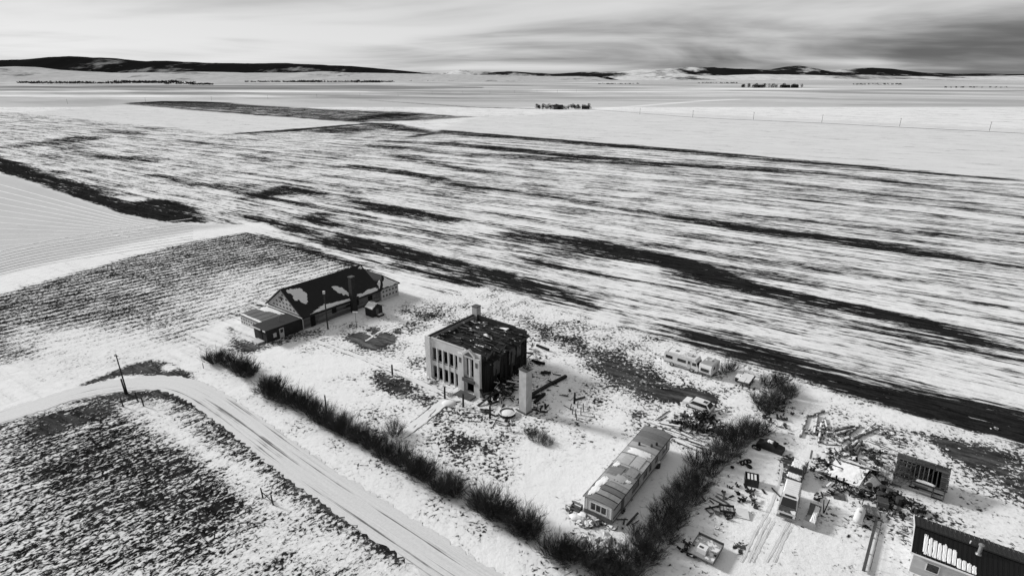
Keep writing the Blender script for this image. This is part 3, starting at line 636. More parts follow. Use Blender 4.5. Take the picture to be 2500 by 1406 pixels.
a, b_, c_, d_ = (.7, LL - .3, 2.95), (.7, LL + 5.8, 2.95), (-2.3, LL + 2.75, 5.2), (-9, LL + 2.75, 5.2)
MB().prism([a, b_, c_], (0, 0, .14)).build('wing_roof', ROOF, hall)
MB().prism([(-9, LL - .3, 2.95), a, c_, d_], (0, 0, .14)).build('wing_roof', ROOF, hall); MB().prism([b_, (-9, LL + 5.8, 2.95), d_, c_], (0, 0, .14)).build('wing_roof', ROOF, hall)
hf = lambda s, q, th: tuple(Vector(a).lerp(Vector(b_), s).lerp(Vector(c_), q) + Vector((th * .6, 0, .146 + th * .8)))
blob(MB(), [(.03, .03), (.5, .02), (.97, .03), (.85, .5), (.6, .9), (.45, .7), (.25, .6), (.12, .45)], hf, .09, .04).build('snow_patch', SNOW, hall)
nf = lambda s, q, th: tuple(Vector((-9, LL - .3, 2.95)).lerp(Vector(a), s).lerp(Vector(d_).lerp(Vector(c_), s), q) + Vector((0, -th * .6, .146 + th * .8)))
blob(MB(), [(.78, .05), (.97, .03), (.97, .5), (.9, .62), (.84, .3)], nf, .08, .04).build('snow_patch', SNOW, hall)

def pole(px_, py_, h, r, label, cat='pole', name='utility_pole', arms=0, lean=(0, 0), parts=True, m=POLEM, group=None):
    X, Y = G(px_, py_); t_ = thing(name, label, cat, (X, Y), 0, group)
    MB().cyl((0, 0, 0), (lean[0], lean[1], h), r, r * .7, 8).build('shaft', m, t_)
    return t_

sh = thing('small_shed', 'little snow-roofed shed beside the tall chimney of the long hall', 'shed', G(900, 768), R(-37))
MB().bx(-.3, 2.2, -.6, 2.2, 0, 2.0).build('wall', DARKWALL, sh)
MB().prism([(2.22, -.6, 2.0), (2.22, 2.2, 2.0), (2.22, .8, 2.75)], (-2.5, 0, 0)).build('gable', DARKWALL, sh)
for sg, y0 in ((-1, -.9), (1, 2.5)):
    MB().prism([(-.5, y0, 1.86), (2.5, y0, 1.86), (2.5, .8, 2.85), (-.5, .8, 2.85)], (0, 0, .1)).build('roof', ROOF, sh)
    blob(MB(), [(-.4, .05), (2.4, .05), (2.4, .95), (-.4, .95)], lambda s, q, th, y0=y0: (s, y0 + (.8 - y0) * q, 1.86 + .99 * q + .105 + th), .1, .03).build('snow_cover', SNOW, sh)
MB().slab([(2.23, .3, .1), (2.23, 1.1, .1), (2.23, 1.1, 1.8), (2.23, .3, 1.8)], .04).build('door', GREYWALL, sh)
MB().bx(2.4, 3.2, .2, 1.8, 0, .5).build('step', RUSTS, sh)
lp = pole(801, 803, 7.9, .17, 'dark lamp post standing in front of the long hall wall', 'lamp post', 'lamp_post')
MB().bx(-.22, .22, -.22, .22, 7.9, 8.5).build('lamp_head', OFFW, lp)
fp = pole(871, 802, 3.9, .05, 'thin metal pole with a small white board, beside the bare patch by the hall', 'pole', 'sign_pole')
MB().bx(-.55, .55, -.1, .1, 3.6, 3.85).build('board', WHITE, fp)

# ------------------------------------------------------------------ the ruined two-storey building
ru = thing('ruined_building', 'roofless-looking ruined two-storey building with pale windowed front and charred side', 'building', G(1042, 917), RZ)
FW, FH, FD = 12.4, 7.6, 12.6
wc = [1.95, 3.25, 4.58, 5.9, 7.2]
ops = [(x - .49, x + .49, 3.65, 6.0) for x in wc] + [(x - .49, x + .49, .1, 2.55) for x in wc] + [(9.35, 9.95, 3.05, 6.35), (10.3, 10.9, 3.05, 6.35), (9.3, 10.95, .1, 2.1)]
MB().wall(FW, FH, .22, ops, (0, .25, 0)).build('front_wall', CONC, ru)
for x0, x1 in [(0, 1.15)] + [(x + .53, x + .79) for x in wc[:-1]] + [(wc[0] - .76, wc[0] - .53)]:
    MB().bx(x0, x1, -.02 if x1 - x0 > 1 else .16, .248, 0, FH + .22 if x1 - x0 > 1 else 6.15).build('pilaster', CONC, ru)
MB().bx(7.65, 8.95, -.15, .248, 0, 6.9).build('pilaster', CONC, ru); MB().bx(11.2, 12.45, -.15, .248, 0, 6.9).build('pilaster', CONC, ru)
MB().bx(9.98, 10.27, .02, .248, 3.0, 6.4).build('portal_column', CONC, ru)
MB().prism([(8.7, -.1, 6.62), (11.5, -.1, 6.62), (11.5, -.1, 7.1), (10.1, -.1, 8.2), (8.7, -.1, 7.1)], (0, .42, 0)).build('pediment', CONC, ru)
MB().prism([(9.1, -.14, 6.95), (11.1, -.14, 6.95), (10.1, -.14, 7.7)], (0, .06, 0)).build('pediment_panel', GREYWALL, ru)
MB().bx(8.75, 11.4, -.35, .24, 2.15, 2.75).build('lintel', GREYWALL, ru)
for x in (8.3, 11.85): MB().prism([(x - .22, -.19, 5.3), (x + .22, -.19, 5.3), (x + .26, -.19, 6.2), (x - .26, -.19, 6.2)], (0, .08, 0)).build('wall_plaque', GREYWALL, ru)
for x in wc:
    MB().bx(x - .489, x + .489, .2, .24, 3.5, 3.64).build('window_sill', GREYWALL, ru)
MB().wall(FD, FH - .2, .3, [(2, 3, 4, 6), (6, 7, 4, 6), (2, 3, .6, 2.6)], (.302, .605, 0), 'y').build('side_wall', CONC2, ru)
MB().bx(.0, FW, FD + .3, FD + .6, 0, FH - .2).build('rear_wall', DARKWALL, ru)
# charred right-hand wall in jagged pieces with grey sheets still standing in it
zt = [6.6, 6.2, 6.9, 6.4, 5.6, 6.3, 6.7, 6.0, 6.5, 5.2, 5.8, 5.0, 5.4]
for i in range(13):
    y0 = .61 + i * .92
    z0 = 0 if i not in (4, 9) else 2.2
    MB().prism([(FW - .12, y0, z0), (FW - .12, y0 + .9, z0), (FW - .12, y0 + .9, zt[i] + random.uniform(-.5, .5)), (FW - .12, y0 + .45, zt[i] + random.uniform(-.1, .5)), (FW - .12, y0, zt[i] + random.uniform(-.5, .5))], (.26 + random.uniform(-.04, .08), 0, 0)).build('charred_wall_panel', random.choice((DARKWOOD, DARKWOOD, mat('scorched_wall', .05, .9, 1.0, 1.1, rnd=.6))), ru)
for y0, y1, z0, z1 in ((3.2, 5.2, 2.7, 5.9), (7.5, 9.3, 3.0, 5.9), (9.8, 11.0, 3.6, 5.9)):
    s_ = MB().slab([(FW + .28, y0, z0), (FW + .28, y1, z0), (FW + .3, y1, z1), (FW + .3, y0, z1)], .05).build('wall_sheet', mat('scorched_sheet', .1, .9, .9, 1.2, rnd=.2), ru)
for i in range(9):
    y = .8 + i * 1.4; MB().beam((FW + .25, y, random.uniform(0, .5)), (FW + .3 + random.uniform(0, .5), y + random.uniform(-.3, .3), random.uniform(3.5, 6.4)), .14).build('charred_stud', DARKWOOD, ru)
# inside: floor and partition coloured black to paint the shade behind the windows
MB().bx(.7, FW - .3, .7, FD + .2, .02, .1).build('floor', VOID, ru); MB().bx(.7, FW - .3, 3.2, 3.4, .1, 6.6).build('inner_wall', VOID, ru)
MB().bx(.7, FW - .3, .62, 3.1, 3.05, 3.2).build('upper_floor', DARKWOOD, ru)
def sag(x, y):
    q = max(0, (x - 8.4) / 4) * max(0, 1 - y / 9)
    return FH - .75 - .55 * q - .18 * math.sin(x * 1.3 + y) - .25 * max(0, (x - 11) / 2)
mb = MB(); N_ = 13
vs = [(.5 + i * (FW + .5) / N_, .62 + j * (FD - .1) / N_, sag(.5 + i * (FW + .5) / N_, .6 + j * FD / N_) - .12) for j in range(N_ + 1) for i in range(N_ + 1)]
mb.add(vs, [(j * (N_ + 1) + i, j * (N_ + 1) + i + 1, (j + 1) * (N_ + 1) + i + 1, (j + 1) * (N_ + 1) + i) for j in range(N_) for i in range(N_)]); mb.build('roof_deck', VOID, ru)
brd = [MB().bx(0, 1, -.5, .5, -.02, .02).mesh('roof_board', m_) for m_ in (DARKWOOD, mat('charred_board', .07, .9, .9, 1.5, rnd=.7, stretch=(1.5, 8, 1)), DARKWOOD, mat('charred_board_snow', .022, .9, .8, 2, snow=.25, rnd=.5))]
for r_ in range(30):
    x = .5 + random.uniform(0, .6); y = .8 + r_ * .4
    while x < FW + .6:
        ln = random.uniform(.8, 3.6)
        if random.random() < .86 and x + ln < FW + random.uniform(.2, 1.5):
            link('roof_board', random.choice(brd), ru, (x, y + random.uniform(-.12, .12), sag(x + ln / 2, y) + random.uniform(-.05, .1)), (random.uniform(-.12, .12), random.uniform(-.05, .05) - (sag(x + ln, y) - sag(x, y)) / ln, random.uniform(-.05, .05) + (random.uniform(-.3, .3) if random.random() < .12 else 0)), (ln, random.uniform(.2, .42), 1))
            if random.random() < .3: link('roof_board', random.choice(brd), ru, (x + random.uniform(-.3, .6), y + random.uniform(-.3, .3), sag(x + ln / 2, y) + random.uniform(.08, .3)), (random.uniform(-.3, .3), random.uniform(-.2, .2), random.gauss(0, .35)), (random.uniform(.5, 1.8), random.uniform(.12, .34), 1))
        x += ln * random.uniform(.75, 1.1)
MB().bx(.0, .34, .61, FD + .3, FH - .2, FH + .02).build('parapet', DARKWALL, ru); MB().bx(.0, FW * .8, FD + .28, FD + .62, FH - .2, FH + .0).build('parapet', DARKWALL, ru)
MB().bx(1.16, 8.6, .2, .62, FH, FH + .1).build('coping', CONC2, ru)
for pl in ([(.5, FD - .2), (.5, 5), (.8, 5), (.9, FD - 1.6), (4, FD - 1.0), (8.6, FD - .9), (9, FD - .2)], [(3.2, .8), (3.4, 1.35), (5.4, 1.5), (8.2, 1.6), (8.2, .8)], [(6.6, 7.6), (6.9, 8.3), (8.6, 8.0), (9.3, 7.3), (8.3, 7.2)], [(.5, .8), (.6, 3), (1.0, 2.4), (1.4, .8)]):
    blob(MB(), pl, lambda x, y, th: (x, y, sag(x, y) + .1 + th), .1, .05).build('snow_patch', SNOW, ru)
ch = MB().bx(-.2, 1.0, FD + .2, FD + 1.4, 0, 9.1).build('chimney', CONC2, ru)
MB().bx(-.26, 1.06, FD + .14, FD + 1.46, 9.1, 9.26).build('chimney_cap', GREYWALL, ch)
MB().bx(8.4, 11.9, -2.0, -.4, 0, .3).build('entrance_step', GREYWALL, ru)
for i in range(18):      # splintered timber hanging off the eaves of the burnt side
    y = random.uniform(.5, FD); z = sag(FW, y); MB().beam((FW + .1, y, z), (FW + random.uniform(.5, 1.2), y + random.uniform(-.5, .5), z - random.uniform(.2, 1.6)), random.uniform(.08, .2), .06).build('splintered_rafter', DARKWOOD, ru)

cs = thing('brick_chimney', 'pale square chimney stack standing alone beside the ruined building', 'chimney', G(1278, 1008), R(-44))
MB().prism([(-.85, -.15, 0), (.65, -.15, 0), (.65, 1.2, 0), (-.85, 1.2, 0)], (0, 0, 7.5)).build('shaft', CONC2, cs)
MB().bx(-.95, .75, -.25, 1.3, 7.5, 7.62).build('cap', GREYWALL, cs); MB().bx(-1.0, .8, -.3, 1.35, 0, .25).build('footing', GREYWALL, cs)
for k in range(4): MB().beam((-.6 + k * .3, .4, 7.6), (-.5 + k * .35, .6, 8.0 + .2 * (k % 2)), .16).build('loose_brick', DARKWALL, cs)

# planks strewn about
PL = [MB().bx(-.5, .5, -.5, .5, 0, 1).mesh('plank', m_) for m_ in (DARKWOOD, WOODSNOW, DARKWOOD, WOOD)]
def planks(n, pts, ln, wd, label, group, mi=(0, 1, 2), z=.02, ang=None, name='plank', cat='plank', tilt=.08, pile=0.0):
    for i in range(n):
        a_, b2 = random.sample(pts, 2); q = random.random(); x, y = lerp(a_, b2, q); x += random.gauss(0, 9); y += random.gauss(0, 5)
        X, Y = G(x, y); l_ = random.uniform(*ln)
        o = link(name, PL[random.choice(mi)], None, (X, Y, z + random.random() ** 2 * pile), (0, random.gauss(0, tilt), random.uniform(0, 3.14) if ang is None else random.gauss(*ang)), (l_, random.uniform(*wd), random.uniform(.04, .14)))
        o.location.z += abs(math.sin(o.rotation_euler.y)) * l_ / 2
        setp(o, label, cat, group)
planks(110, [(1200, 960), (1260, 900), (1240, 930), (1190, 985), (1290, 880), (1225, 975), (1250, 950)], (.8, 3.2), (.12, .4), 'charred plank in the heap against the burnt side of the ruin', 'charred planks heaped beside the ruin', (0, 0, 1, 2), tilt=.25, pile=1.2)
planks(70, [(1300, 850), (1360, 930), (1290, 980), (1210, 1010), (1420, 990), (1330, 1000), (1310, 890), (1180, 1010), (1230, 1040)], (.5, 2.6), (.1, .34), 'charred plank lying in the snow around the ruin and lone chimney', 'charred planks scattered around the ruin')
for a_, b2, wd in (((1295, 968), (1345, 940), .5), ((1345, 940), (1382, 922), .55), ((1290, 975), (1328, 968), .4), ((1305, 985), (1330, 965), .4), ((1320, 912), (1345, 914), .35), ((1310, 845), (1340, 858), .35), ((1298, 882), (1330, 892), .3)):
    P0, P1 = G(*a_), G(*b2); o = MB().beam((P0[0], P0[1], .25), (P1[0], P1[1], .35), wd, .4).build('charred_beam', DARKWOOD); setp(o, 'thick charred beam fallen in the snow right of the lone chimney', 'beam', 'charred beams fallen beside the chimney')
for x, y, h in ((958, 915, 2.0), (1086, 973, 2.2), (1131, 993, 2.4), (1196, 1021, 2.2), (1402, 985, 2.0)):
    lab = {958: 'black post beside the snowy path left of the ruin', 1086: 'black post left of the walk to the ruin entrance', 1131: 'black post right of the walk to the ruin entrance', 1196: 'black post beside the round tub near the ruin', 1402: 'black post among debris right of the lone chimney'}[x]
    o = MB().cyl((0, 0, 0), (.04, 0, h), .17, .15, 8).build('post', POLEM, None, loc=(*G(x, y), 0)); setp(o, lab, 'post')
tb = thing('round_tub', 'round dark-rimmed tub filled with snow near the lone chimney', 'tub', G(1238, 1012))
MB().lathe([(1.25, 0), (1.35, .55), (1.2, .55), (1.12, .1)], 18).build('rim', RUSTS, tb); MB().lathe([(1.18, .3), (.6, .45), (.01, .5)], 18).build('snow_fill', SNOW, tb)
sp_ = MB().lathe([(.95, 0), (.8, .22), (.4, .36), (.01, .4)], 14).build('snow_mound', SNOW, None, True, loc=(*G(1096, 984), 0), scale=(1.3, 1, .8)); setp(sp_, 'snow mound between the two black posts at the ruin entrance', 'snow mound')
for k, (x, y) in enumerate(((1392, 1000), (1397, 1010), (1404, 1018), (1410, 995), (1418, 1012), (1424, 1004), (1408, 1025))):
    o = MB().beam((0, 0, 0), (.2 - k * .05, .1, 1.1 + .2 * (k % 3)), .22, .12).build('stake', WOODSNOW, None, loc=(*G(x, y), 0)); setp(o, 'short leaning wooden stake in the cluster above the mobile home', 'stake', 'cluster of leaning stakes')
ck = thing('wooden_chair', 'small wooden frame chair standing in the snow below the round tub', 'chair', G(1240, 1056), R(20))
for x, y in ((0, 0), (.5, 0), (0, .5), (.5, .5)): MB().bx(x, x + .08, y, y + .08, 0, .5 if y < .2 else 1.1).build('leg', WOOD, ck)
MB().bx(0, .58, 0, .58, .5, .56).build('seat', WOODSNOW, ck); MB().bx(.08, .5, .52, .56, .7, 1.1).build('backrest', WOOD, ck)

# ------------------------------------------------------------------ mobile home
mh = thing('mobile_home', 'long white abandoned mobile home with torn patched roof beside the hedge', 'mobile home', (8.7, 56.9), R(-35.5))
W_, L_, Z0, Z1 = 3.75, 18.0, .75, 2.95
sideW = [(1.6, 3.0, .75 + .0, 2.5), (5.4, 7.4, 1.35, 2.45), (8.8, 9.9, 1.4, 2.3), (10.6, 11.3, 1.4, 2.3), (12.6, 13.5, 1.4, 2.3), (15.2, 16.8, 1.4, 2.4)]
MB().wall(L_, Z1 - Z0, .12, [(a, b, z0 - Z0, z1 - Z0) for a, b, z0, z1 in sideW[1:]] + [(2.2, 3.05, .1, 1.95)], (W_, 0, Z0), 'y').build('side_wall', OFFW, mh)
MB().wall(L_, Z1 - Z0, .12, [(4, 6, .7, 1.6), (11, 13, .7, 1.6)], (.12, 0, Z0), 'y').build('side_wall', OFFW, mh)
MB().wall(W_ - .26, Z1 - Z0, .12, [(.75, 2.75, .75, 1.75)], (.13, .02, Z0)).build('end_wall', WHITE, mh)
MB().bx(.13, W_ - .13, L_ - .14, L_ - .02, Z0, Z1).build('end_wall', OFFW, mh)
MB().bx(.2, W_ - .2, .2, L_ - .2, Z0, Z0 + .08).build('floor', VOID, mh); MB().bx(.25, W_ - .25, 1.2, 1.3, Z0 + .1, Z1).build('inner_wall', VOID, mh)
MB().bx(.02, W_ - .02, -.02, .018, Z0 - .1, Z0 + .48).build('lower_band', GREYWALL, mh); MB().bx(W_ + .002, W_ + .04, .05, L_ - .1, Z0 + .02, Z0 + .14).build('side_trim', GREYWALL, mh)
MB().bx(W_ + .004, W_ + .05, .1, 2.1, Z0 + .55, Z0 + .7).build('side_trim', GREYWALL, mh)
fr = MB().bx(.72, 3.02, -.05, .0, Z0 + .66, Z0 + .75).bx(.72, 3.02, -.05, .0, Z0 + 1.75, Z0 + 1.85).bx(.72, .86, -.05, .0, Z0 + .75, Z0 + 1.75).bx(2.88, 3.02, -.05, .0, Z0 + .75, Z0 + 1.75).bx(1.48, 1.58, -.05, .0, Z0 + .75, Z0 + 1.75).bx(2.16, 2.26, -.05, .0, Z0 + .75, Z0 + 1.75).build('window_frame', WHITE, mh)
for x in (.86, 1.58, 2.26): MB().bx(x, x + .61, .06, .09, Z0 + .75, Z0 + 1.75).build('pane', GLASS, fr)
for x in (.2, 3.42): MB().bx(x, x + .16, -.045, .0, Z0 + .5, Z1 - .05).build('corner_trim', WHITE, mh)
for a, b, z0, z1 in sideW[1:]:
    f_ = MB().bx(W_ - .02, W_ + .03, a - .06, a, z0 - .05, z1 + .05).bx(W_ - .02, W_ + .03, b, b + .06, z0 - .05, z1 + .05).bx(W_ - .02, W_ + .03, a, b, z1, z1 + .05).bx(W_ - .02, W_ + .03, a, b, z0 - .05, z0).build('window_frame', METAL, mh)
    MB().bx(W_ - .08, W_ - .05, a, b, z0, z1).build('pane', GLASS, f_)
dr = MB().bx(W_ - .06, W_ + .02, 2.2, 3.05, Z0 + .1, Z0 + 1.95).build('door', GREYWALL, mh)
for j, (m_, y0, y1) in enumerate([(GREYWALL, .0, .0)][:0] + []): pass
grey = mat('weathered_roof_sheet', .17, .8, .5, 1.6, rnd=.2, stretch=(.6, 5, 1)); lite = mat('pale_roof_sheet', .4, .7, .3, 1.2, rnd=.2, stretch=(.8, 3, 1)); midg = mat('mid_roof_sheet', .26, .75, .5, 1.4, rnd=.25, stretch=(3, .8, 1))
def bow(x): return Z1 + .05 + .22 * (1 - ((x - W_ / 2) / (W_ / 2 + .15)) ** 2)
def roofpanel(y0, y1, m_, lift=0, x0=-.15, x1=W_ + .15, name='roof_panel', par=mh, wav=0):
    mb = MB(); n = 8; vs = []
    for y in (y0, y1):
        for z in (0, -.05):
            for i in range(n + 1): x = x0 + (x1 - x0) * i / n; vs.append((x, y + random.uniform(-wav, wav), bow(x) + lift + z))
    k = n + 1; fs = []
    for i in range(n): fs += [(i, i + 1, 2 * k + i + 1, 2 * k + i), (k + i + 1, k + i, 3 * k + i, 3 * k + i + 1), (i + 1, i, k + i, k + i + 1), (2 * k + i, 2 * k + i + 1, 3 * k + i + 1, 3 * k + i)]
    fs += [(0, 2 * k, 3 * k, k), (n, k + n, 3 * k + n, 2 * k + n)]
    mb.add(vs, fs); return mb.build(name, m_, par)
ys = [-.15, 1.0, 2.0, 3.0, 4.0, 5.2, 6.4, 7.6, 8.8, 10.4, 12.2, 13.6, 15.2, 16.7, 18.15]; ms = [grey, midg, grey, midg, lite, midg, grey, lite, lite, lite, lite, grey, grey, grey]
for i, m_ in enumerate(ms): roofpanel(ys[i] + .01, ys[i + 1] - .01, m_, .0 + .012 * (i % 2))
for y, x0, x1 in ((.9, .9, 3.8), (1.9, 1.2, 3.8), (2.9, 1.0, 3.9), (3.9, 1.4, 3.8), (5.9, 2.2, 3.7), (7.9, .2, 3.8), (10.4, -.1, 3.9), (12.2, -.1, 3.9)):
    roofpanel(y, y + .12, RUST if y < 3.5 else METAL, .06, x0, x1, 'roof_rib')
for y0, y1, x0, x1, m_, lf in ((7.9, 10.2, .6, 1.9, lite, .05), (8.2, 10.6, 2.1, 3.3, lite, .06), (5.4, 7.0, .2, 1.9, grey, .05), (6.2, 7.8, 2.3, 3.6, midg, .07), (4.4, 5.6, 1.6, 2.9, lite, .08)):
    roofpanel(y0, y1, m_, lf, x0, x1, 'loose_roof_sheet', wav=.15)
for pl in ([(.0, .3), (.05, 4.2), (.9, 4.4), (1.2, 3.6), (.8, 2.4), (1.0, 1.3), (.7, .3)], [(.1, 6.8), (.2, 8.2), (1.0, 8.0), (.8, 6.9)], [(2.4, 4.6), (2.5, 5.6), (3.6, 5.4), (3.5, 4.9)], [(.3, 10.6), (.4, 12.0), (3.4, 12.0), (3.4, 10.7)]):
    blob(MB(), pl, lambda x, y, th: (x, y, bow(x) + .03 + th), .04, .16).build('snow_patch', SNOW, mh)
for x, y in ((1.2, 13.0), (2.7, 13.6), (3.1, 14.4)): MB().cyl((x, y, bow(x)), (x, y, bow(x) + .4), .16, .14, 10).build('roof_vent', RUST, mh)
for x in (-.16, W_ + .16): MB().beam((x, -.15, Z1 - .02), (x, L_ + .15, Z1 - .02), .06, .16).build('roof_edge', RUST, mh)
for y in (1.5, 5, 8.5, 12, 15.5, 17.4): MB().bx(.5, .9, y, y + .4, 0, Z0 - .02).bx(2.9, 3.3, y, y + .4, 0, Z0 - .02).build('support_block', DARKWALL, mh)
MB().bx(.6, .8, .1, L_ - .1, Z0 - .22, Z0 - .01).bx(2.9, 3.1, .1, L_ - .1, Z0 - .22, Z0 - .01).build('chassis', DARKWALL, mh)
tt = thing('water_barrel', 'dark barrel with snow on its lid against the mobile home side', 'barrel', G(1604, 1140)); MB().lathe([(.42, 0), (.46, .45), (.42, .9), (.01, .9)], 12).build('drum', RUST, tt); MB().lathe([(.4, .9), (.3, 1.0), (.01, 1.03)], 12).build('snow_cap', SNOW, tt)
dk = thing('wooden_steps', 'dark wooden steps at the near left corner of the mobile home', 'steps', (7.1, 58.0), R(-35.5))
for k in range(3): MB().bx(0, 1.3, k * .34, k * .34 + .32, .18 + k * .22, .24 + k * .22).build('tread', WOOD, dk)
for x in (.02, 1.2): MB().prism([(x, 0, 0), (x, 1.0, 0), (x, 1.0, .62), (x, .68, .62), (x, 0, .17)], (.08, 0, 0)).build('stringer', RUST, dk)
dk2 = thing('door_steps', 'low wooden steps below the mobile home side door', 'steps', (12.9, 57.6), R(-35.5))
for k in range(2): MB().bx(-.1, .8, k * .35, k * .35 + .32, .16 + k * .2, .22 + k * .2).build('tread', WOOD, dk2)
MB().bx(-.05, .75, .05, .65, 0, .155).build('base', RUST, dk2)

# ------------------------------------------------------------------ vehicles
def body(prof, hw, ztaper=None, k=.86):
    mb = MB(); n = len(prof); vs = []
    for s in (-1, 1):
        for y, z in prof: vs.append((s * hw * (k if ztaper and z > ztaper else 1), y, z))
    return mb.add(vs, [tuple(range(n)), tuple(range(2 * n - 1, n - 1, -1))] + [(i, n + i, n + (i + 1) % n, (i + 1) % n) for i in range(n)])
def wheels(par, hw, ys_, r=.36, wd=.22):
    for y in ys_:
        for s in (-1, 1):
            w_ = MB().lathe([(r * .62, -wd / 2), (r, -wd / 2), (r, wd / 2), (r * .62, wd / 2)], 14, (0, 0, 0), 'x').build('wheel', RUBBER, par, loc=(s * (hw - wd * .42), y, r))
            MB().lathe([(.01, 0), (r * .62, .0), (r * .6, .06), (.01, .06)], 12, (0, 0, 0), 'x').build('rim', METAL, w_, loc=(s * wd * .35, 0, 0))
vn = thing('parked_van', 'white high-roofed van parked with dark windscreen facing the camera, in the junk yard', 'van', (32.75, 56.1), R(-32))
body([(0, .4), (-.02, .85), (.12, 1.05), (1.05, 1.2), (1.75, 1.95), (1.95, 2.02), (5.15, 2.02), (5.3, 1.9), (5.4, .9), (5.35, .4)], 1.0, 1.6, .9).build('body', OFFW, vn)
body([(1.75, 2.0), (2.0, 2.28), (2.35, 2.44), (4.9, 2.44), (5.2, 2.3), (5.25, 2.0)], .9, 2.35, .86).build('high_roof', WHITE, vn)
for k in range(6): MB().bx(-.66, .66, 2.5 + k * .4, 2.58 + k * .4, 2.44, 2.47).build('roof_rib', WHITE, vn)
MB().slab([(-.86, 1.06, 1.24), (.86, 1.06, 1.24), (.76, 1.74, 1.98), (-.76, 1.74, 1.98)], .05).build('windscreen', GLASS, vn)
MB().slab([(-.62, 1.85, 2.16), (.62, 1.85, 2.16), (.6, 2.0, 2.31), (-.6, 2.0, 2.31)], .05).build('roof_visor', GLASS, vn)
hd = MB().slab([(-.93, .16, 1.07), (.93, .16, 1.07), (.93, 1.02, 1.21), (-.93, 1.02, 1.21)], .05).build('bonnet', mat('slushy_bonnet', .06, .5, .9, 2.2, snow=.26, rnd=0), vn)
MB().bx(-.7, .7, -.06, .0, .62, .92).build('grille', RUST, vn); MB().bx(-1.02, 1.02, -.16, -.01, .38, .56).build('bumper', METAL, vn)
for s in (-1, 1):
    MB().bx(min(s * .74, s * .94), max(s * .74, s * .94), -.07, .0, .66, .88).build('headlight', WHITE, vn)
    for y0, y1 in ((1.9, 2.7), (2.85, 3.8), (3.95, 4.95)): MB().slab([(s * 1.005, y0, 1.3), (s * 1.005, y1, 1.3), (s * .935, y1, 1.82), (s * .935, y0 - .0, 1.82)], .03).build('side_window', GLASS, vn)
    mr = MB().beam((s * 1.0, 1.55, 1.35), (s * 1.25, 1.5, 1.45), .05).bx(min(s * 1.2, s * 1.34), max(s * 1.2, s * 1.34), 1.42, 1.54, 1.32, 1.62).build('mirror', METAL, vn)
    MB().beam((s * 1.02, .3, .85), (s * 1.02, 5.2, .85), .03, .12).build('side_moulding', GREYWALL, vn)
wheels(vn, 1.0, (.95, 4.2))
pk = thing('snow_covered_pickup', 'old dark pickup truck with thick snow on bonnet, cab and bed behind the van', 'pickup truck', (36.35, 62.35), R(-36))
body([(0, .45), (0, 1.0), (.1, 1.1), (1.3, 1.15), (1.75, 1.72), (3.0, 1.75), (3.2, 1.15), (4.9, 1.1), (4.95, .45)], .98, 1.6, .84).build('body', RUST, pk)
MB().slab([(-.84, 1.36, 1.2), (.84, 1.36, 1.2), (.74, 1.72, 1.66), (-.74, 1.72, 1.66)], .05).build('windscreen', GLASS, pk)
MB().bx(-.8, .8, -.06, .0, .62, .98).build('grille', GREYWALL, pk); MB().bx(-1.0, 1.0, -.15, -.02, .42, .58).build('bumper', METAL, pk)
for s in (-1, 1):
    MB().bx(min(s * .78, s * .95), max(s * .78, s * .95), -.07, 0, .7, .9).build('headlight', OFFW, pk)
    MB().slab([(s * .985, 1.8, 1.22), (s * .985, 2.9, 1.22), (s * .86, 2.85, 1.66), (s * .86, 1.85, 1.66)], .03).build('side_window', GLASS, pk)
    MB().bx(min(s * .9, s * 1.0), max(s * .9, s * 1.0), 3.25, 4.9, 1.1, 1.3).build('bed_side', RUST, pk)
blob(MB(), [(-.8, .12), (.8, .12), (.85, 1.2), (-.85, 1.2)], lambda x, y, th: (x, y, 1.12 + .04 * y + th), .12, .12).build('snow_cover', SNOW, pk)
blob(MB(), [(-.7, 1.8), (.7, 1.8), (.72, 2.95), (-.72, 2.95)], lambda x, y, th: (x, y, 1.75 + th), .14, .1).build('snow_cover', SNOW, pk)
blob(MB(), [(-.85, 3.3), (.85, 3.3), (.85, 4.85), (-.85, 4.85)], lambda x, y, th: (x, y, 1.16 + th), .16, .1).build('snow_cover', SNOW, pk)
wheels(pk, .98, (.9, 3.9))

rv = thing('motorhome', 'white motorhome with a dark side window stripe parked at the field edge', 'motorhome', G(1703, 914), R(-130.5 - 0))
# local: y runs from the front (windscreen) to the rear, x towards the camera side is negative
body([(0, .5), (-.05, 1.1), (.35, 2.0), (.65, 2.62), (6.3, 2.68), (6.5, 2.3), (6.55, .5)], 1.15).build('body', WHITE, rv)
rv.rotation_euler.z = R(50); rv.location = (*G(1708, 908), 0)
MB().slab([(-1.05, -.03, 1.2), (1.05, -.03, 1.2), (.98, .34, 2.02), (-.98, .34, 2.02)], .06).build('windscreen', GLASS, rv)
for s in (-1, 1):
    X = s * 1.16
    MB().bx(X - .02, X + .02, .5, 6.4, .62, .76).build('side_stripe', GREYWALL, rv)
    for y0, y1 in ((.35, 1.1), (2.3, 3.9), (4.9, 6.2)): MB().bx(X - .025, X + .025, y0, y1, 1.45, 2.0).build('side_window', GLASS, rv)
    d2 = MB().bx(X - .03, X + .03, 1.4, 2.0, .6, 2.25).build('door', OFFW, rv); MB().bx(X - .04, X + .04, 1.5, 1.9, 1.5, 2.1).build('pane', GLASS, d2)
MB().bx(-1.0, 1.0, -.1, -.04, .5, .75).build('bumper', METAL, rv)
MB().bx(-.4, .4, 1.6, 2.4, 2.66, 2.9).build('air_conditioner', OFFW, rv); MB().bx(-.3, .3, 4.2, 4.8, 2.68, 2.84).build('roof_hatch', GREYWALL, rv)
blob(MB(), [(-.9, 2.6), (.9, 2.6), (1.0, 6.0), (-1.0, 6.0)], lambda x, y, th: (x, y, 2.685 + th), .1, .05).build('snow_cover', SNOW, rv)
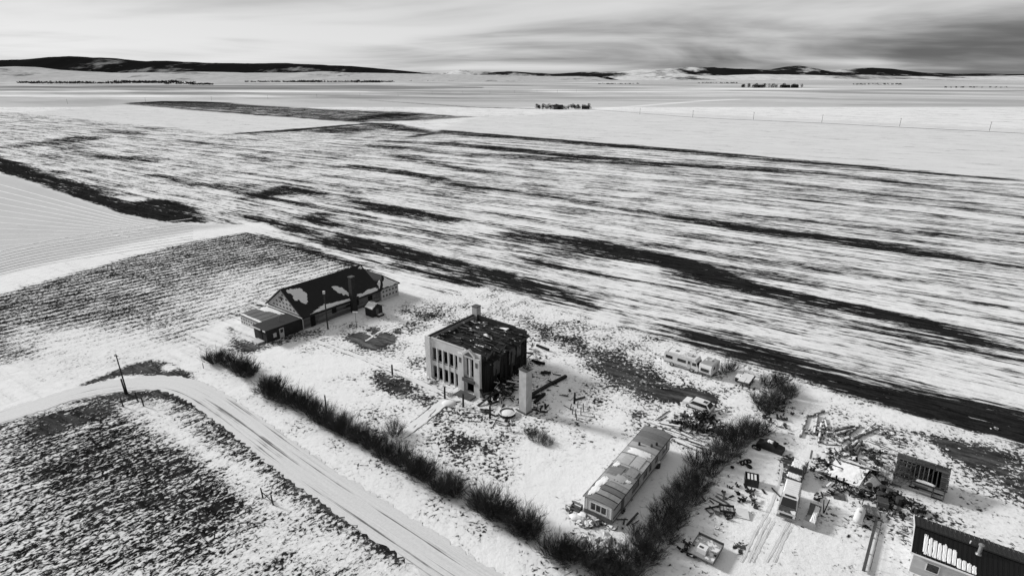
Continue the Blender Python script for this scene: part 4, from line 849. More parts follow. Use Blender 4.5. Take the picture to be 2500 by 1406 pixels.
MB().beam((-1.02, 5.9, 2.7), (1.02, 5.9, 2.9), .06).build('roof_rail', METAL, rv)
wheels(rv, 1.15, (1.1, 4.9), .42)
tr = thing('travel_trailer', 'small boxy white caravan parked right in front of the motorhome', 'caravan', G(1719, 919.5), R(-42))
body([(0, .45), (-.12, 1.0), (-.1, 1.9), (.12, 2.3), (3.4, 2.35), (3.6, 2.1), (3.62, .7), (3.3, .45)], 1.12).build('body', WHITE, tr)
MB().slab([(-.75, -.14, 1.05), (.75, -.14, 1.05), (.75, -.13, 1.6), (-.75, -.13, 1.6)], .05).build('front_window', GLASS, tr)
MB().bx(-1.14, 1.14, -.16, -.1, .55, .72).build('front_band', GREYWALL, tr)
for s in (-1, 1):
    MB().bx(s * 1.13 - .02, s * 1.13 + .02, 1.0, 1.6, 1.3, 1.8).build('side_window', GLASS, tr); MB().bx(s * 1.13 - .02, s * 1.13 + .02, 2.2, 2.8, .6, 2.0).build('door', OFFW, tr)
MB().slab([(-1.05, .2, 2.33), (1.05, .2, 2.33), (1.05, 3.3, 2.37), (-1.05, 3.3, 2.37)], .04).build('roof_sheet', mat('grey_caravan_roof', .3, .7, .4, 1, snow=.18, rnd=0), tr)
MB().bx(-.25, .3, 1.9, 2.4, 2.38, 2.52).build('roof_hatch', OFFW, tr)
wheels(tr, 1.1, (1.7,), .34); MB().beam((-.3, -.1, .5), (0, -1.1, .45), .1).beam((.3, -.1, .5), (0, -1.1, .45), .1).build('drawbar', RUST, tr)
sw = thing('white_estate_car', 'white estate car with dark windows half hidden behind the junk heap', 'car', (*G(1738, 1008), 0), R(50))
body([(0, .35), (-.02, .8), (.12, .92), (.7, 1.45), (1.0, 1.5), (3.0, 1.5), (3.6, .98), (4.6, .88), (4.65, .35)], .88, 1.2, .86).build('body', WHITE, sw)
MB().slab([(-.78, .14, .95), (.78, .14, .95), (.7, .66, 1.43), (-.7, .66, 1.43)], .05).build('rear_window', GLASS, sw); MB().slab([(.78, 3.58, 1.0), (-.78, 3.58, 1.0), (-.7, 3.05, 1.47), (.7, 3.05, 1.47)], .05).build('windscreen', GLASS, sw)
for s in (-1, 1): MB().slab([(s * .89, .5, .95), (s * .89, 3.4, .95), (s * .765, 2.95, 1.42), (s * .765, .75, 1.42)], .03).build('side_window', GLASS, sw)
MB().bx(-.35, .35, .9, 1.5, 1.5, 1.53).build('sunroof', GLASS, sw); MB().bx(-.85, .85, -.1, -.02, .4, .56).build('bumper', METAL, sw)
wheels(sw, .88, (.9, 3.7), .32)
ft = thing('flatbed_trailer', 'snow-covered flatbed trailer with two pale sheets, between the caravan and the shrubs', 'trailer', G(1812, 944), R(-38))
MB().bx(-1.0, 1.0, 0, 3.8, .55, .75).build('bed', RUST, ft)
for y0, x0, x1 in ((.2, -.95, .1), (.3, .15, .95), (2.0, -.9, .9)): MB().slab([(x0, y0, .82), (x1, y0, .84), (x1, y0 + 1.6, .9), (x0, y0 + 1.6, .88)], .08).build('sheet', WHITE, ft)
for y in (.5, 1.9, 3.4):
    for s in (-1, 1): MB().bx(s * 1.0 - .05, s * 1.0 + .05, y - .04, y + .04, .5, 1.05).build('stake', RUST, ft)
wheels(ft, 1.0, (1.4, 2.4), .36); MB().beam((0, 0, .6), (-.3, -1.2, .45), .12).build('drawbar', RUST, ft)
bxs = thing('dark_crate', 'dark open box with a snowy lid just right of the caravan', 'box', G(1794, 930), R(-38)); MB().wall(1.6, .7, .08, []).wall(1.6, .7, .08, [], (0, 1.5, 0)).bx(0, .08, .08, 1.5, 0, .7).bx(1.52, 1.6, .08, 1.5, 0, .7).build('side', RUST, bxs); MB().slab([(-.1, 0, .78), (1.7, 0, .74), (1.7, 1.6, .76), (-.1, 1.6, .8)], .1).build('lid', SNOW, bxs)

# ------------------------------------------------------------------ derelict lean-to shed
P0, P1 = Vector(G(2176, 1182)), Vector(G(2302, 1225)); sa_ = math.atan2((P1 - P0).y, (P1 - P0).x); SL = (P1 - P0).length
ds = thing('derelict_shed', 'derelict grey board shed with missing roof sheets and bare rafters above a dark interior', 'shed', P0, sa_)
MB().wall(SL, 1.7, .1, [(1.8, 2.5, .4, 1.2), (SL - 1.0, SL - .5, .5, 1.2)], (0, .06, 0)).build('front_wall', DARKWALL, ds)
sb2 = MB().bx(0, 1, -.02, .02, 0, 1).mesh('siding_board', mat('pale_siding', .3, .9, 1.0, 1.5, rnd=.5, stretch=(1, 4, 6)))
for r_ in range(7):
    x = 0
    while x < SL - .05:
        ln = min(random.uniform(.9, 2.6), SL - x)
        if not (1.7 < x + ln / 2 < 2.6 and 1 < r_ < 5) and random.random() < .92:
            link('siding_board', sb2, ds, (x, .03 + random.uniform(-.015, .01), .04 + r_ * .24), (random.uniform(-.02, .02), random.gauss(0, .006), 0), (ln - .03, 1, .21))
        x += ln
MB().bx(SL - .1, SL, .1, 3.2, 0, 2.2).bx(0, .1, .1, 3.2, 0, 2.2).build('end_wall', GREYWALL, ds); MB().bx(.1, SL - .1, 3.1, 3.2, 0, 2.9).build('back_wall', VOID, ds); MB().bx(.1, SL - .1, .2, 3.1, 0, .05).build('floor', VOID, ds)  # back wall and floor coloured near-black for the shade inside the shed
rfy = lambda x, y, th: (x, y, 1.75 + y * .37 + th)
for i in range(12):
    x = .15 + i * (SL - .3) / 11; MB().beam(rfy(x, -.15, .05), rfy(x, 3.1, .05), .09, .14).build('rafter', WOOD, ds)
rb = MB().bx(0, 1, -.5, .5, -.02, .02).mesh('roof_board', mat('shed_roof_board', .055, .9, .9, 2, rnd=.5, stretch=(1, 5, 1))); 
for r_ in range(4):
    x = -.1
    while x < SL:
        ln = min(random.uniform(.8, 2.2), SL + .15 - x); y = 2.35 + r_ * .24; link('roof_board', rb, ds, rfy(x, y, .15 + random.uniform(0, .04)), (R(20) + random.uniform(-.1, .1), 0, random.uniform(-.03, .03)), (ln - .03, .25, 1)); x += ln
for k in range(7):
    x = -.1 + random.uniform(0, .3); y = .1 + k * .3; link('roof_board', rb, ds, rfy(x, y, .16), (R(20), 0, random.uniform(-.05, .05)), (random.uniform(.8, 2.2), .26, 1))
for k in range(8):
    y = .05 + k * .3; link('roof_board', rb, ds, rfy(SL - .75, y, .16), (R(20), 0, random.uniform(-.03, .03)), (.85, .26, 1))
MB().beam(rfy(-.1, -.2, .02), rfy(SL + .1, -.2, .02), .1, .2).build('eave_board', RUST, ds)
blob(MB(), [(SL * .42, -.25), (SL * .42, .1), (SL * .6, .15), (SL * .8, -.0), (SL * .8, -.25)], lambda x, y, th: rfy(x, y, .16 + th), .14, .04).build('snow_patch', SNOW, ds)
for x in (SL - 1.3, SL - .15): MB().bx(x, x + .12, -.05, .008, 0, 1.75).build('post', WOOD, ds)

# house with ribbed metal roof, bottom right
ho = thing('metal_roofed_house', 'house with dark ribbed metal roof, snow patch and flue pipe at the bottom right', 'house', (42.35, 48.45), R(-35.5))
HL = 17.0; HW = 6.7; ez, rz_ = 2.7, 3.7
ROOF_SHADED = mat('metal_roof_shaded', .006, .45, .3, .7, rnd=.12, spec=.25); ROOF_SUNLIT = mat('metal_roof_sunlit', .02, .6, .3, .7, rnd=.12, spec=.3)  # one roof metal: near slope coloured darker for shade, far slope lighter for sun
MB().bx(.3, HL, .35, HW - .3, 0, ez - .1).build('wall', OFFW, ho)
for k in range(11): MB().prism([(.28, .31, .1 + k * .235), (HL, .31, .1 + k * .235), (HL, .34, .32 + k * .235), (.28, .34, .32 + k * .235)], (0, .012, 0)).build('siding_board', OFFW, ho)
MB().prism([(.3, .35, ez - .1), (.3, HW - .3, ez - .1), (.3, HW / 2, rz_ - .1)], (.1, 0, 0)).build('gable_wall', OFFW, ho)
wn = MB().bx(1.5, 2.7, .26, .305, .9, 2.0).build('window', WHITE, ho); MB().bx(1.6, 2.6, .24, .27, 1.0, 1.9).build('pane', GLASS, wn)
n_ = int(HL / .42)
pa = MB().bx(0, .4, 0, 1, 0, .02).bx(0, .06, 0, 1, .02, .06).mesh('roof_panel', ROOF_SHADED); pb = MB().bx(0, .4, 0, 1, 0, .02).bx(0, .06, 0, 1, .02, .06).mesh('roof_panel', ROOF_SUNLIT)
sln = math.hypot(HW / 2, rz_ - ez); sa2 = math.atan2(rz_ - ez, HW / 2)
for i in range(n_):
    link('roof_panel', pa, ho, (i * .42, 0, ez), (sa2, 0, 0), (1, sln, 1)); link('roof_panel', pb, ho, (i * .42, HW, ez), (-sa2, 0, 0), (1, -sln, 1)).scale = (1, -sln, 1)
MB().beam((0, HW / 2, rz_ + .06), (HL, HW / 2, rz_ + .06), .25, .05).build('ridge_cap', ROOF_SHADED, ho)
MB().beam((-.05, -.05, ez - .05), (-.05, HW / 2, rz_ - .05), .06, .22).beam((-.05, HW / 2, rz_ - .05), (-.05, HW, ez - .05), .06, .22).build('barge_board', WHITE, ho)
MB().beam((0, -.07, ez - .08), (HL, -.07, ez - .08), .1, .14).build('gutter', WHITE, ho)
mb = MB()
for i in range(11):                        # snow lying between the roof ribs, each strip ending at its own height
    x0 = .9 + i * .42; q0 = .06 + .0 * i; q1 = .82 - .03 * i - random.uniform(0, .1)
    if i > 6: q1 = .40 - .025 * (i - 6); q0 = .02
    blob(mb, [(x0 + .02, q0), (x0 + .43, q0), (x0 + .43, max(q1, .2)), (x0 + .25, max(q1, .2) + .03), (x0 + .02, max(q1, .2))], lambda x, q, th: (x, q * HW / 2 - th * .28, ez + q * (rz_ - ez) + .03 + th), .08, .0, 14)
mb.build('snow_patch', SNOW, ho)
fl = MB().cyl((5.6, HW / 2 - .7, rz_ - .25), (5.6, HW / 2 - .7, rz_ + .85), .17, .17, 12).build('flue_pipe', METAL, ho); MB().lathe([(.27, 0), (.27, .1), (.01, .2)], 12, (5.6, HW / 2 - .7, rz_ + .9)).build('flue_cap', METAL, fl); MB().lathe([(.32, 0), (.2, .16)], 12, (5.6, HW / 2 - .7, rz_ - .22)).build('flue_collar', METAL, fl)
MB().cyl((4.9, HW / 2 + .5, rz_ - .2), (4.9, HW / 2 + .5, rz_ + .2), .07).build('vent_pipe', WHITE, ho)

# ------------------------------------------------------------------ leafless shrubs
def tube(mb, pts, r0, r1):
    n = len(pts); vs = []
    for i, p in enumerate(pts):
        d = (pts[min(i + 1, n - 1)] - pts[max(i - 1, 0)]).normalized(); a = d.cross(Vector((.3, .9, .1))).normalized(); b = d.cross(a); r = r0 + (r1 - r0) * i / (n - 1)
        for k in range(3): g = k * 2.094; vs.append(p + (a * math.cos(g) + b * math.sin(g)) * r)
    mb.add(vs, [(i * 3 + k, i * 3 + (k + 1) % 3, i * 3 + 3 + (k + 1) % 3, i * 3 + 3 + k) for i in range(n - 1) for k in range(3)])
def shrub_mesh(seed, stems, h, spread, rbase, m, thick=.028):
    rn = random.Random(seed); st_ = MB(); tw = MB()
    def limb(p, d, ln, r, lv):
        pts = [p]; q = p.copy(); dd = d.copy(); k = 3 if lv < 2 else 1
        for i in range(k):
            dd = (dd + Vector((rn.gauss(0, .13), rn.gauss(0, .13), .06 if lv < 2 else .1))).normalized(); q = q + dd * ln / k; pts.append(q.copy())
        tube(st_ if lv == 0 else tw, pts, r, r * .45 if lv < 2 else r * .3)
        if lv >= 2: return
        for i in range(6 if lv == 0 else 4):
            f = rn.uniform(.25, 1.0) * k; j = min(int(f), k - 1); o = pts[j].lerp(pts[j + 1], f - j)
            nd = (dd + Vector((rn.gauss(0, .5), rn.gauss(0, .5), rn.gauss(.1, .3)))).normalized()
            limb(o, nd, ln * (rn.uniform(.3, .5) if lv == 0 else rn.uniform(.45, .8)), r * .55, lv + 1)
    for i in range(stems):
        a = rn.uniform(0, 6.283); rr = rbase * math.sqrt(rn.random()); tl = spread * math.sqrt(rn.random()) * (0.6 + .4 * rr / rbase)
        d = Vector((math.cos(a) * math.sin(tl), math.sin(a) * math.sin(tl), math.cos(tl))); a2 = a + rn.gauss(0, .5)
        limb(Vector((math.cos(a2) * rr, math.sin(a2) * rr, -.05)), d, h * rn.uniform(.65, 1.0), thick, 0)
    return st_.mesh('stems', m), tw.mesh('twigs', m)
SHR = [shrub_mesh(i, 62, 2.75, 1.1, .8, TWIG, .031) for i in range(5)]
THIN = [shrub_mesh(20 + i, 16, 2.4, .9, .4, STEMM, .02) for i in range(2)]
GRS = shrub_mesh(40, 110, 1.1, .9, 1.3, STEMM, .018)
def shrub(x, y, sc_, label, group=None, kind=None, name='bare_shrub', zs=1.0):
    ms_ = kind or random.choice(SHR)
    t_ = thing(name, label, 'shrub', G(x, y), random.uniform(0, 6.28), group)
    t_.scale = (sc_, sc_, sc_ * zs)
    link('stems', ms_[0], t_); link('twigs', ms_[1], t_); return t_
LH = [(530, 880), (556, 890), (585, 902), (612, 912), (650, 955), (672, 965), (700, 978), (728, 992), (757, 1010), (788, 1028), (815, 1046), (845, 1060), (874, 1078), (905, 1092), (938, 1112), (968, 1125), (1005, 1150), (1035, 1165), (1078, 1195), (1108, 1206), (1170, 1240), (1200, 1256), (1232, 1270), (1272, 1296), (1300, 1308), (1355, 1352), (1395, 1366), (1440, 1385), (1490, 1405)]
for k, (x, y) in enumerate(LH):
    for j in range(2):
        lab = ('%s dark shrub, ' % ('fuller' if not j else 'smaller')) + ('detached first hedge clump nearest the long hall' if k < 4 else 'roadside hedge left of the tall dark post' if k < 9 else 'roadside hedge between dark post and ruin walk' if k < 14 else 'roadside hedge just below the ruin walk' if k < 19 else 'roadside hedge beside open snow before the mobile home' if k < 25 else 'roadside hedge at bottom edge by boulders')
        shrub(x + random.uniform(-9, 9), y + random.uniform(-7, 7), random.uniform(.74, .98) * (.8 if j else 1.1), lab, 'shrubs of the first hedge clump' if k < 4 else 'shrubs of the long roadside hedge')
shrub(962, 1062, .8, 'bare shrub standing apart beside the lower end of the ruin walk')
RH = [(1840, 1055), (1815, 1068), (1790, 1085), (1765, 1110), (1745, 1130), (1722, 1152), (1700, 1175), (1685, 1200), (1665, 1225), (1650, 1252), (1632, 1280), (1610, 1308), (1585, 1340), (1560, 1370), (1535, 1395)]
for k, (x, y) in enumerate(RH):
    for j in range(2): shrub(x + (j - .5) * 26 + random.uniform(-8, 8), y + (j - .5) * 14 + random.uniform(-8, 8), random.uniform(.62, .88), '%s shrub of the yard hedge, %s' % ('left-hand' if not j else 'right-hand', 'at the top by the car wreck' if k < 3 else 'beside the mobile home far end' if k < 6 else 'beside the mobile home middle' if k < 9 else 'beside the mobile home near end' if k < 12 else 'at bottom edge by the grey trailer'), 'shrubs of the yard hedge')
for k, (x, y) in enumerate([(1850, 985), (1880, 975), (1905, 985), (1890, 1000), (1865, 1005), (1915, 955), (1875, 945), (1900, 935), (1925, 970)]):
    shrub(x, y, random.uniform(.66, .82), 'bare dark shrub of the field-side clump, ' + ('at its lower left corner', 'in its middle', 'on its right side facing the log field', 'low on its right flank', 'lowest, beside half-buried scrap', 'upper right, touching the ploughed strip', 'upper left, nearest the flatbed trailer', 'topmost, against the ploughed strip', 'rightmost of all')[k], 'shrubs in the clump by the field')
shrub(1786, 905, .62, 'low bare shrub behind the caravan at the field edge'); shrub(1768, 908, .5, 'lowest bare shrub touching the caravan side')
for x, y in ((1700, 1078), (1745, 1055), (1660, 1030)): shrub(x, y, .5, 'thin grey bush among the planks and junk above the yard hedge', 'thin bushes in the junk', THIN[0], 'thin_bush')
for x, y in ((2165, 1180), (2195, 1185), (2225, 1190)): shrub(x, y, 1.05, 'thin leafless tree against the front of the derelict shed', 'thin trees before the shed', THIN[1], 'leafless_tree', 1.4)
shrub(1312, 1070, .9, 'pale dry bush alone in the snow between the ruin and the mobile home', None, GRS, 'dry_bush'); 
for x, y in ((1335, 1082), (1296, 1058)): shrub(x, y, .62, 'small dry tuft at the edge of the lone pale bush', 'dry tufts by the lone bush', GRS, 'dry_bush')
for x, y in ((1100, 965), (1060, 935), (1330, 820), (1310, 860)): shrub(x, y, .4, 'small dry tuft against the walls of the ruin', 'dry tufts by the ruin', GRS, 'dry_tuft', .7)

# ------------------------------------------------------------------ poles and fences
up = pole(311, 961, 7.4, .12, 'leaning wooden utility pole at the bend of the road', lean=(-.25, 0)); up.children[0].name = 'shaft'
MB().beam((-.6, 0, 7.05), (.1, 0, 7.0), .08, .08).build('crossarm', POLEM, up); MB().cyl((-.5, .0, 7.1), (-.5, 0, 7.3), .06).build('insulator', OFFW, up); None
o = MB().cyl((0, 0, 0), (-.15, 0, 2.9), .14, .12, 8).build('stub_pole', POLEM, None, loc=(*G(307, 962), 0)); setp(o, 'short stub post leaning against the utility pole at the bend', 'post')
fe = thing('rail_fence', 'small three-post wooden rail fence inside the road bend', 'fence', G(336, 978))
ps = [G(301, 993), G(336, 978), G(351, 991)]; o0 = ps[1]
for q in ps: MB().cyl((q[0] - o0[0], q[1] - o0[1], 0), (q[0] - o0[0] - .1, q[1] - o0[1], 1.6), .11, .1, 8).build('post', POLEM, fe)
for a_, b2 in ((0, 1), (1, 2)): MB().beam((ps[a_][0] - o0[0], ps[a_][1] - o0[1], 1.2), (ps[b2][0] - o0[0], ps[b2][1] - o0[1], 1.2), .08).build('rail', POLEM, fe)
fe2 = thing('broken_fence', 'broken fence of two posts and a fallen rail at the stubble edge below the road', 'fence', G(642, 1215))
a_ = G(642, 1215); b2 = G(667, 1232)
for q in (a_, b2): MB().cyl((q[0] - a_[0], q[1] - a_[1], 0), (q[0] - a_[0] - .1, q[1] - a_[1] + .05, 1.5), .1, .08, 8).build('post', POLEM, fe2)
MB().beam((0, 0, .9), (b2[0] - a_[0], b2[1] - a_[1], .5), .08).build('rail', POLEM, fe2)
o = MB().cyl((0, 0, 0), (.05, 0, 3.0), .13, .11, 8).build('post', POLEM, None, loc=(*G(797, 1005), 0)); setp(o, 'tall dark post rising out of the roadside hedge', 'post')
o = MB().cyl((0, 0, 0), (.25, 0, .9), .07, .06, 8).build('post', POLEM, None, loc=(*G(523, 1312), 0)); setp(o, 'small leaning stake alone in the bottom left stubble', 'stake')
o = MB().cyl((0, 0, 0), (0, 0, 1.1), .06, .05, 6).build('post', POLEM, None, loc=(*G(497, 899), 0)); setp(o, 'thin stake in the snow left of the first hedge clump', 'stake')
fpm = MB().cyl((0, 0, 0), (0, 0, 9), .2, .15, 6).beam((-1.2, 0, 8.3), (1.2, 0, 8.3), .15).mesh('utility_pole', POLEM)
for x, y in ((1562, 280), (1691, 287), (1839, 293), (2006, 300), (2196, 310), (2415, 321)):
    o = link('utility_pole', fpm, None, (*G(x, y), 0), .3); setp(o, 'distant utility pole along the straight field road on the right', 'utility pole', 'distant poles along the right road')
for x, y in ((165, 254), (356, 250), (517, 246), (654, 242.5), (774, 239.5), (879, 236.5), (972, 235), (1055, 232), (1130, 230), (1196, 229), (1256, 228), (1311, 227), (1361, 226), (1407, 226)):
    o = link('utility_pole', fpm, None, (*G(x, y), 0), .3); setp(o, 'distant utility pole in the line across the plain on the left', 'utility pole', 'distant poles across the plain')

# ------------------------------------------------------------------ junk yard
lg = [MB().lathe([(.01, 0), (.9, .0), (1.0, .04), (.95, .5), (.85, .97), (.8, 1.0), (.01, 1.0)], 9, (0, 0, 0), 'x').mesh('log', LOGM)]
def log(x0, y0, x1, y1, r, label, group, z=None):
    a, b = Vector((*G(x0, y0), r if z is None else z)), Vector((*G(x1, y1), r if z is None else z + random.uniform(-.15, .3))); d = b - a
    o = link('log', lg[0], None, a, d.to_track_quat('X', 'Z').to_euler(), (d.length, r, r)); return setp(o, label, 'log', group)
GL = 'logs dumped in the log field'; LB = 'grey log lying in the tangle of logs behind the rubble'
for a in ((1953, 1068, 1972, 1015, .16), (1975, 1018, 2013, 1005, .16), (1995, 1015, 1988, 1060, .2), (2000, 1070, 2004, 1035, .2), (2012, 1022, 2020, 1052, .17), (2035, 1052, 2085, 1042, .22), (2040, 1062, 2088, 1050, .24), (2068, 1063, 2098, 1040, .2), (2095, 1070, 2136, 1035, .2), (2110, 1062, 2145, 1045, .2), (2120, 1052, 2140, 1042, .18),
          (2075, 1095, 2095, 1078, .24), (2085, 1105, 2103, 1080, .24), (2105, 1110, 2132, 1095, .2), (2090, 1112, 2098, 1096, .22), (2060, 1102, 2072, 1088, .22), (2120, 1078, 2170, 1098, .12), (2125, 1075, 2190, 1102, .12), (2015, 1085, 2055, 1088, .1), (1998, 1082, 2000, 1060, .17), (2052, 1082, 2074, 1068, .18), (2078, 1076, 2110, 1060, .2)):
    log(*a, LB, GL)
for k in range(64):
    a0, b0 = random.choice((((1985, 1030), (2050, 1085)), ((2000, 1050), (2110, 1090)), ((2130, 1055), (2200, 1075)), ((2040, 1090), (2130, 1110)), ((1975, 1040), (2010, 1060))))
    x, y = lerp(a0, b0, random.random()); x += random.gauss(0, 10); y += random.gauss(0, 7); g = random.uniform(0, 3.14); ln = random.uniform(3, 9)
    log(x, y, x + ln * math.cos(g), y + ln * .6 * math.sin(g), random.uniform(.12, .24), 'short snow-dusted log round among the long logs', 'short log rounds')
RK = []
for k in range(4):
    mb = MB(); bm_ = MB().lathe([(.01, 0)] + [(math.sin(math.pi * i / 6), .5 - .5 * math.cos(math.pi * i / 6)) for i in range(1, 6)] + [(.01, 1)], 9); rn = random.Random(k)
    bm_.v = [(x * f, y * f, z * f) for (x, y, z) in bm_.v for f in [1 + .35 * mnoise.noise(Vector((x * 1.5 + k * 7, y * 1.5, z * 1.5)))]]
    RK.append(bm_)
rkm = [b_.mesh('rock', ROCK) for b_ in RK]; cbm = [b_.mesh('snow_boulder', SNOW, True) for b_ in RK]
def scatter(n, a, meshes, name, label, cat, group, smin, smax, zs=(.5, .9), tilt=.5):
    for k in range(n):
        x = random.uniform(a[0], a[2]); y = random.uniform(a[1], a[3]); s = random.uniform(smin, smax)
        o = link(name, random.choice(meshes), None, (*G(x, y), -.08 * s), (random.gauss(0, tilt * .4), random.gauss(0, tilt * .4), random.uniform(0, 6.28)), (s, s * random.uniform(.6, 1.2), s * random.uniform(*zs))); setp(o, label, cat, group)
scatter(16, (1410, 1262, 1500, 1292), rkm, 'rock', 'snow-capped rubble rock at the near end of the mobile home', 'rock', 'rubble at the mobile home end', .25, .7)
scatter(2, (1405, 1258, 1440, 1272), cbm, 'snow_boulder', 'rounded snow-covered heap at the near left end of the mobile home', 'snow heap', 'snow heaps at the mobile home end', .7, .9, (.3, .45))
scatter(16, (1405, 1305, 1480, 1365), rkm, 'boulder', 'grey boulder with snow on top at the bottom end of the roadside hedge', 'boulder', 'boulders at the hedge end', .35, .95)
scatter(12, (2150, 1045, 2210, 1085), rkm, 'rock', 'grey rock in the stone heap right of the logs', 'rock', 'stones right of the logs', .2, .45)
TY = MB().lathe([(.2, -.1), (.3, -.12), (.38, -.08), (.4, 0), (.38, .08), (.3, .12), (.2, .1), (.2, -.1)], 14).mesh('tyre', RUBBER, True)
def tyre(x, y, label, group=None, tilt=(0, 0), s=1.0, z=.12):
    o = link('tyre', TY, None, (*G(x, y), z * s), (tilt[0], tilt[1], 0), s); return setp(o, label, 'tyre', group)
for x, y, tl in ((1828, 1127, (.2, 0)), (1829, 1140, (0, .3)), (1820, 1132, (.9, .2)), (1812, 1134, (1.0, .6)), (1850, 1096, (.1, .2)), (1842, 1092, (.3, 0)), (1868, 1086, (1.0, 0)), (1874, 1090, (.9, .4))):
    tyre(x, y, 'worn black tyre dumped along the junk yard side of the hedge', 'tyres along the yard hedge', tl, random.uniform(.9, 1.2), .12 + .2 * (tl[0] > .8))
for x, y in ((2050, 1142), (2150, 1200), (2165, 1195), (2185, 1208), (2170, 1215)): tyre(x, y, 'black tyre lying in the junk before the derelict shed', 'tyres before the shed', (random.uniform(0, .5), 0), 1.05)
SC = []
for k in range(6):
    mb = MB(); rn = random.Random(100 + k)
    for j in range(4):
        p = Vector((rn.uniform(-.5, .5), rn.uniform(-.4, .4), rn.uniform(.05, .4))); q = p + Vector((rn.uniform(-.6, .6), rn.uniform(-.6, .6), rn.uniform(0, .5))); mb.beam(p, q, rn.uniform(.1, .4), rn.uniform(.05, .25))
    mb.cyl((0, 0, 0), (rn.uniform(-.3, .3), .2, .5), .2, .16, 8); SC.append(mb.mesh('scrap', (RUSTS, RUST, DARKWOOD)[k % 3]))
for k in range(58):
    x, y = lerp((1668, 1035), (1738, 1010), random.random()) if k < 34 else lerp((1640, 1045), (1760, 1045), random.random()); x += random.gauss(0, 10); y += random.gauss(0, 9)
    s = random.uniform(.7, 1.5); o = link('scrap_piece', random.choice(SC), None, (*G(x, y), random.random() ** 2 * .5), (random.gauss(0, .3), random.gauss(0, .3), random.uniform(0, 6.28)), s); setp(o, 'rusty scrap piece in the dark junk heap beside the white estate car', 'scrap', 'scrap in the heap by the estate car')
for k in range(34):
    x = random.uniform(2108, 2200) if k < 26 else random.uniform(2200, 2250); y = 1203 + (x - 2110) * .34 + random.gauss(0, 10); s = random.uniform(.6, 1.2)
    o = link('scrap_piece', random.choice(SC), None, (*G(x, y), random.random() * .3), (random.gauss(0, .3), random.gauss(0, .3), random.uniform(0, 6.28)), s); setp(o, 'rusty scrap piece along the front of the derelict shed', 'scrap', 'scrap before the derelict shed')
for k in range(30):
    x = random.uniform(1860, 1935); y = random.uniform(985, 1060); s = random.uniform(.4, .9)
    o = link('scrap_piece', random.choice(SC), None, (*G(x, y), 0), (0, 0, random.uniform(0, 6.28)), s); setp(o, 'small dark scrap half buried in snow around the field-side shrub clump', 'scrap', 'scrap around the shrub clump')
for x, y, s, lab in ((1822, 1200, .9, 'rusty machine part left of the van, nearest the dark bin'), (1838, 1222, 1.0, 'upright rusty machine part in the snow left of the van'), (1843, 1240, .8, 'bent rusty machine part lowest in the row left of the van'), (1800, 1188, .7, 'bent metal bar lying below the hedge left of the bin'), (1990, 1218, 1.2, 'dark twisted scrap stump between the van and the rubble'), (1985, 1150, .9, 'leaning rusty frame beside the snow-covered pickup'), (1975, 1262, .6, 'small dark scrap left of the long trough'), (1775, 1268, .6, 'small scrap below the frame bed'), (1748, 1290, .5, 'curved scrap piece near the yard hedge')):
    o = link('scrap_piece', random.choice(SC), None, (*G(x, y), 0), random.uniform(0, 6.28), s); setp(o, lab, 'scrap')
planks(26, [(1605, 1040), (1650, 1060), (1690, 1085), (1640, 1035), (1670, 1075), (1620, 1045)], (2.0, 4.6), (.2, .45), 'snow-topped board in the lumber pile behind the mobile home', 'boards in the lumber pile', (1,), ang=(R(-42), .12), name='board', cat='board', tilt=.03, pile=.6)
for k, (x, y, l_) in enumerate(((1622, 1048, 5.5), (1648, 1068, 5.0), (1680, 1092, 4.0), (1660, 1050, 3.0))):
    X, Y = G(x, y); o = MB().bx(-.5, .5, -.5, .5, 0, 1).build('board', SNOW, None, loc=(X, Y, .35), rot=(0, 0, R(-42)), scale=(l_, .5, .1)); setp(o, 'long white snow-covered sheet on top of the lumber pile', 'board', 'white sheets on the lumber pile')
for a_, b2 in (((1580, 1040), (1634, 1002)), ((1600, 1030), (1628, 1016))):
    o = log(*a_, *b2, .09, 'long thin pole lying in the snow behind the mobile home', 'thin poles behind the mobile home')
# wrecked dark car shell with tyres
wk = thing('wrecked_car_shell', 'dark wrecked car shell among tyres at the top of the yard hedge', 'car wreck', G(1880, 1095), R(-30))
body([(-1.8, .1), (-1.75, .6), (-.9, .75), (-.4, 1.15), (.6, 1.2), (1.1, .75), (1.75, .6), (1.8, .1)], .8, 1.0, .8).build('shell', RUST, wk); MB().slab([(-.6, -.85, .78), (.9, -.85, .78), (.5, -.62, 1.12), (-.3, -.62, 1.12)], .04).build('window_gap', VOID, wk)
wk.rotation_euler.z = R(50)
blob(MB(), [(-.5, -.3), (.5, -.3), (.5, .5), (-.5, .5)], lambda x, y, th: (x * .9, y, 1.16 + th), .1, .1).build('snow_cover', SNOW, wk)
bn = thing('scrap_bin', 'dark square metal bin holding snowy boards left of the pickup', 'bin', (*G(1834, 1188), 0), R(-20))
MB().wall(1.7, 1.1, .06, [], (-.85, 0, 0)).wall(1.7, 1.1, .06, [], (-.85, 1.5, 0)).bx(-.85, -.79, .06, 1.5, 0, 1.1).bx(.79, .85, .06, 1.5, 0, 1.1).bx(-.79, .79, .06, 1.5, 0, .1).build('sides', RUST, bn)
for k in range(3): MB().bx(-.55 + k * .42, -.3 + k * .42, .1, 1.4, .95, 1.02).build('board', WHITE, bn)
MB().bx(-.8, .8, .07, 1.49, .7, .72).build('filling', VOID, bn)
tk = thing('long_trough', 'long dark metal trough capped with snow right of the van', 'trough', G(1974, 1290), R(-36))
MB().bx(-.55, .55, 0, 3.7, .15, .85).build('body', GREYWALL, tk); MB().bx(-.65, .65, -.08, .0, .1, .95).build('end_plate', METAL, tk); MB().bx(-.65, .65, 3.7, 3.78, .1, .95).build('end_plate', METAL, tk)
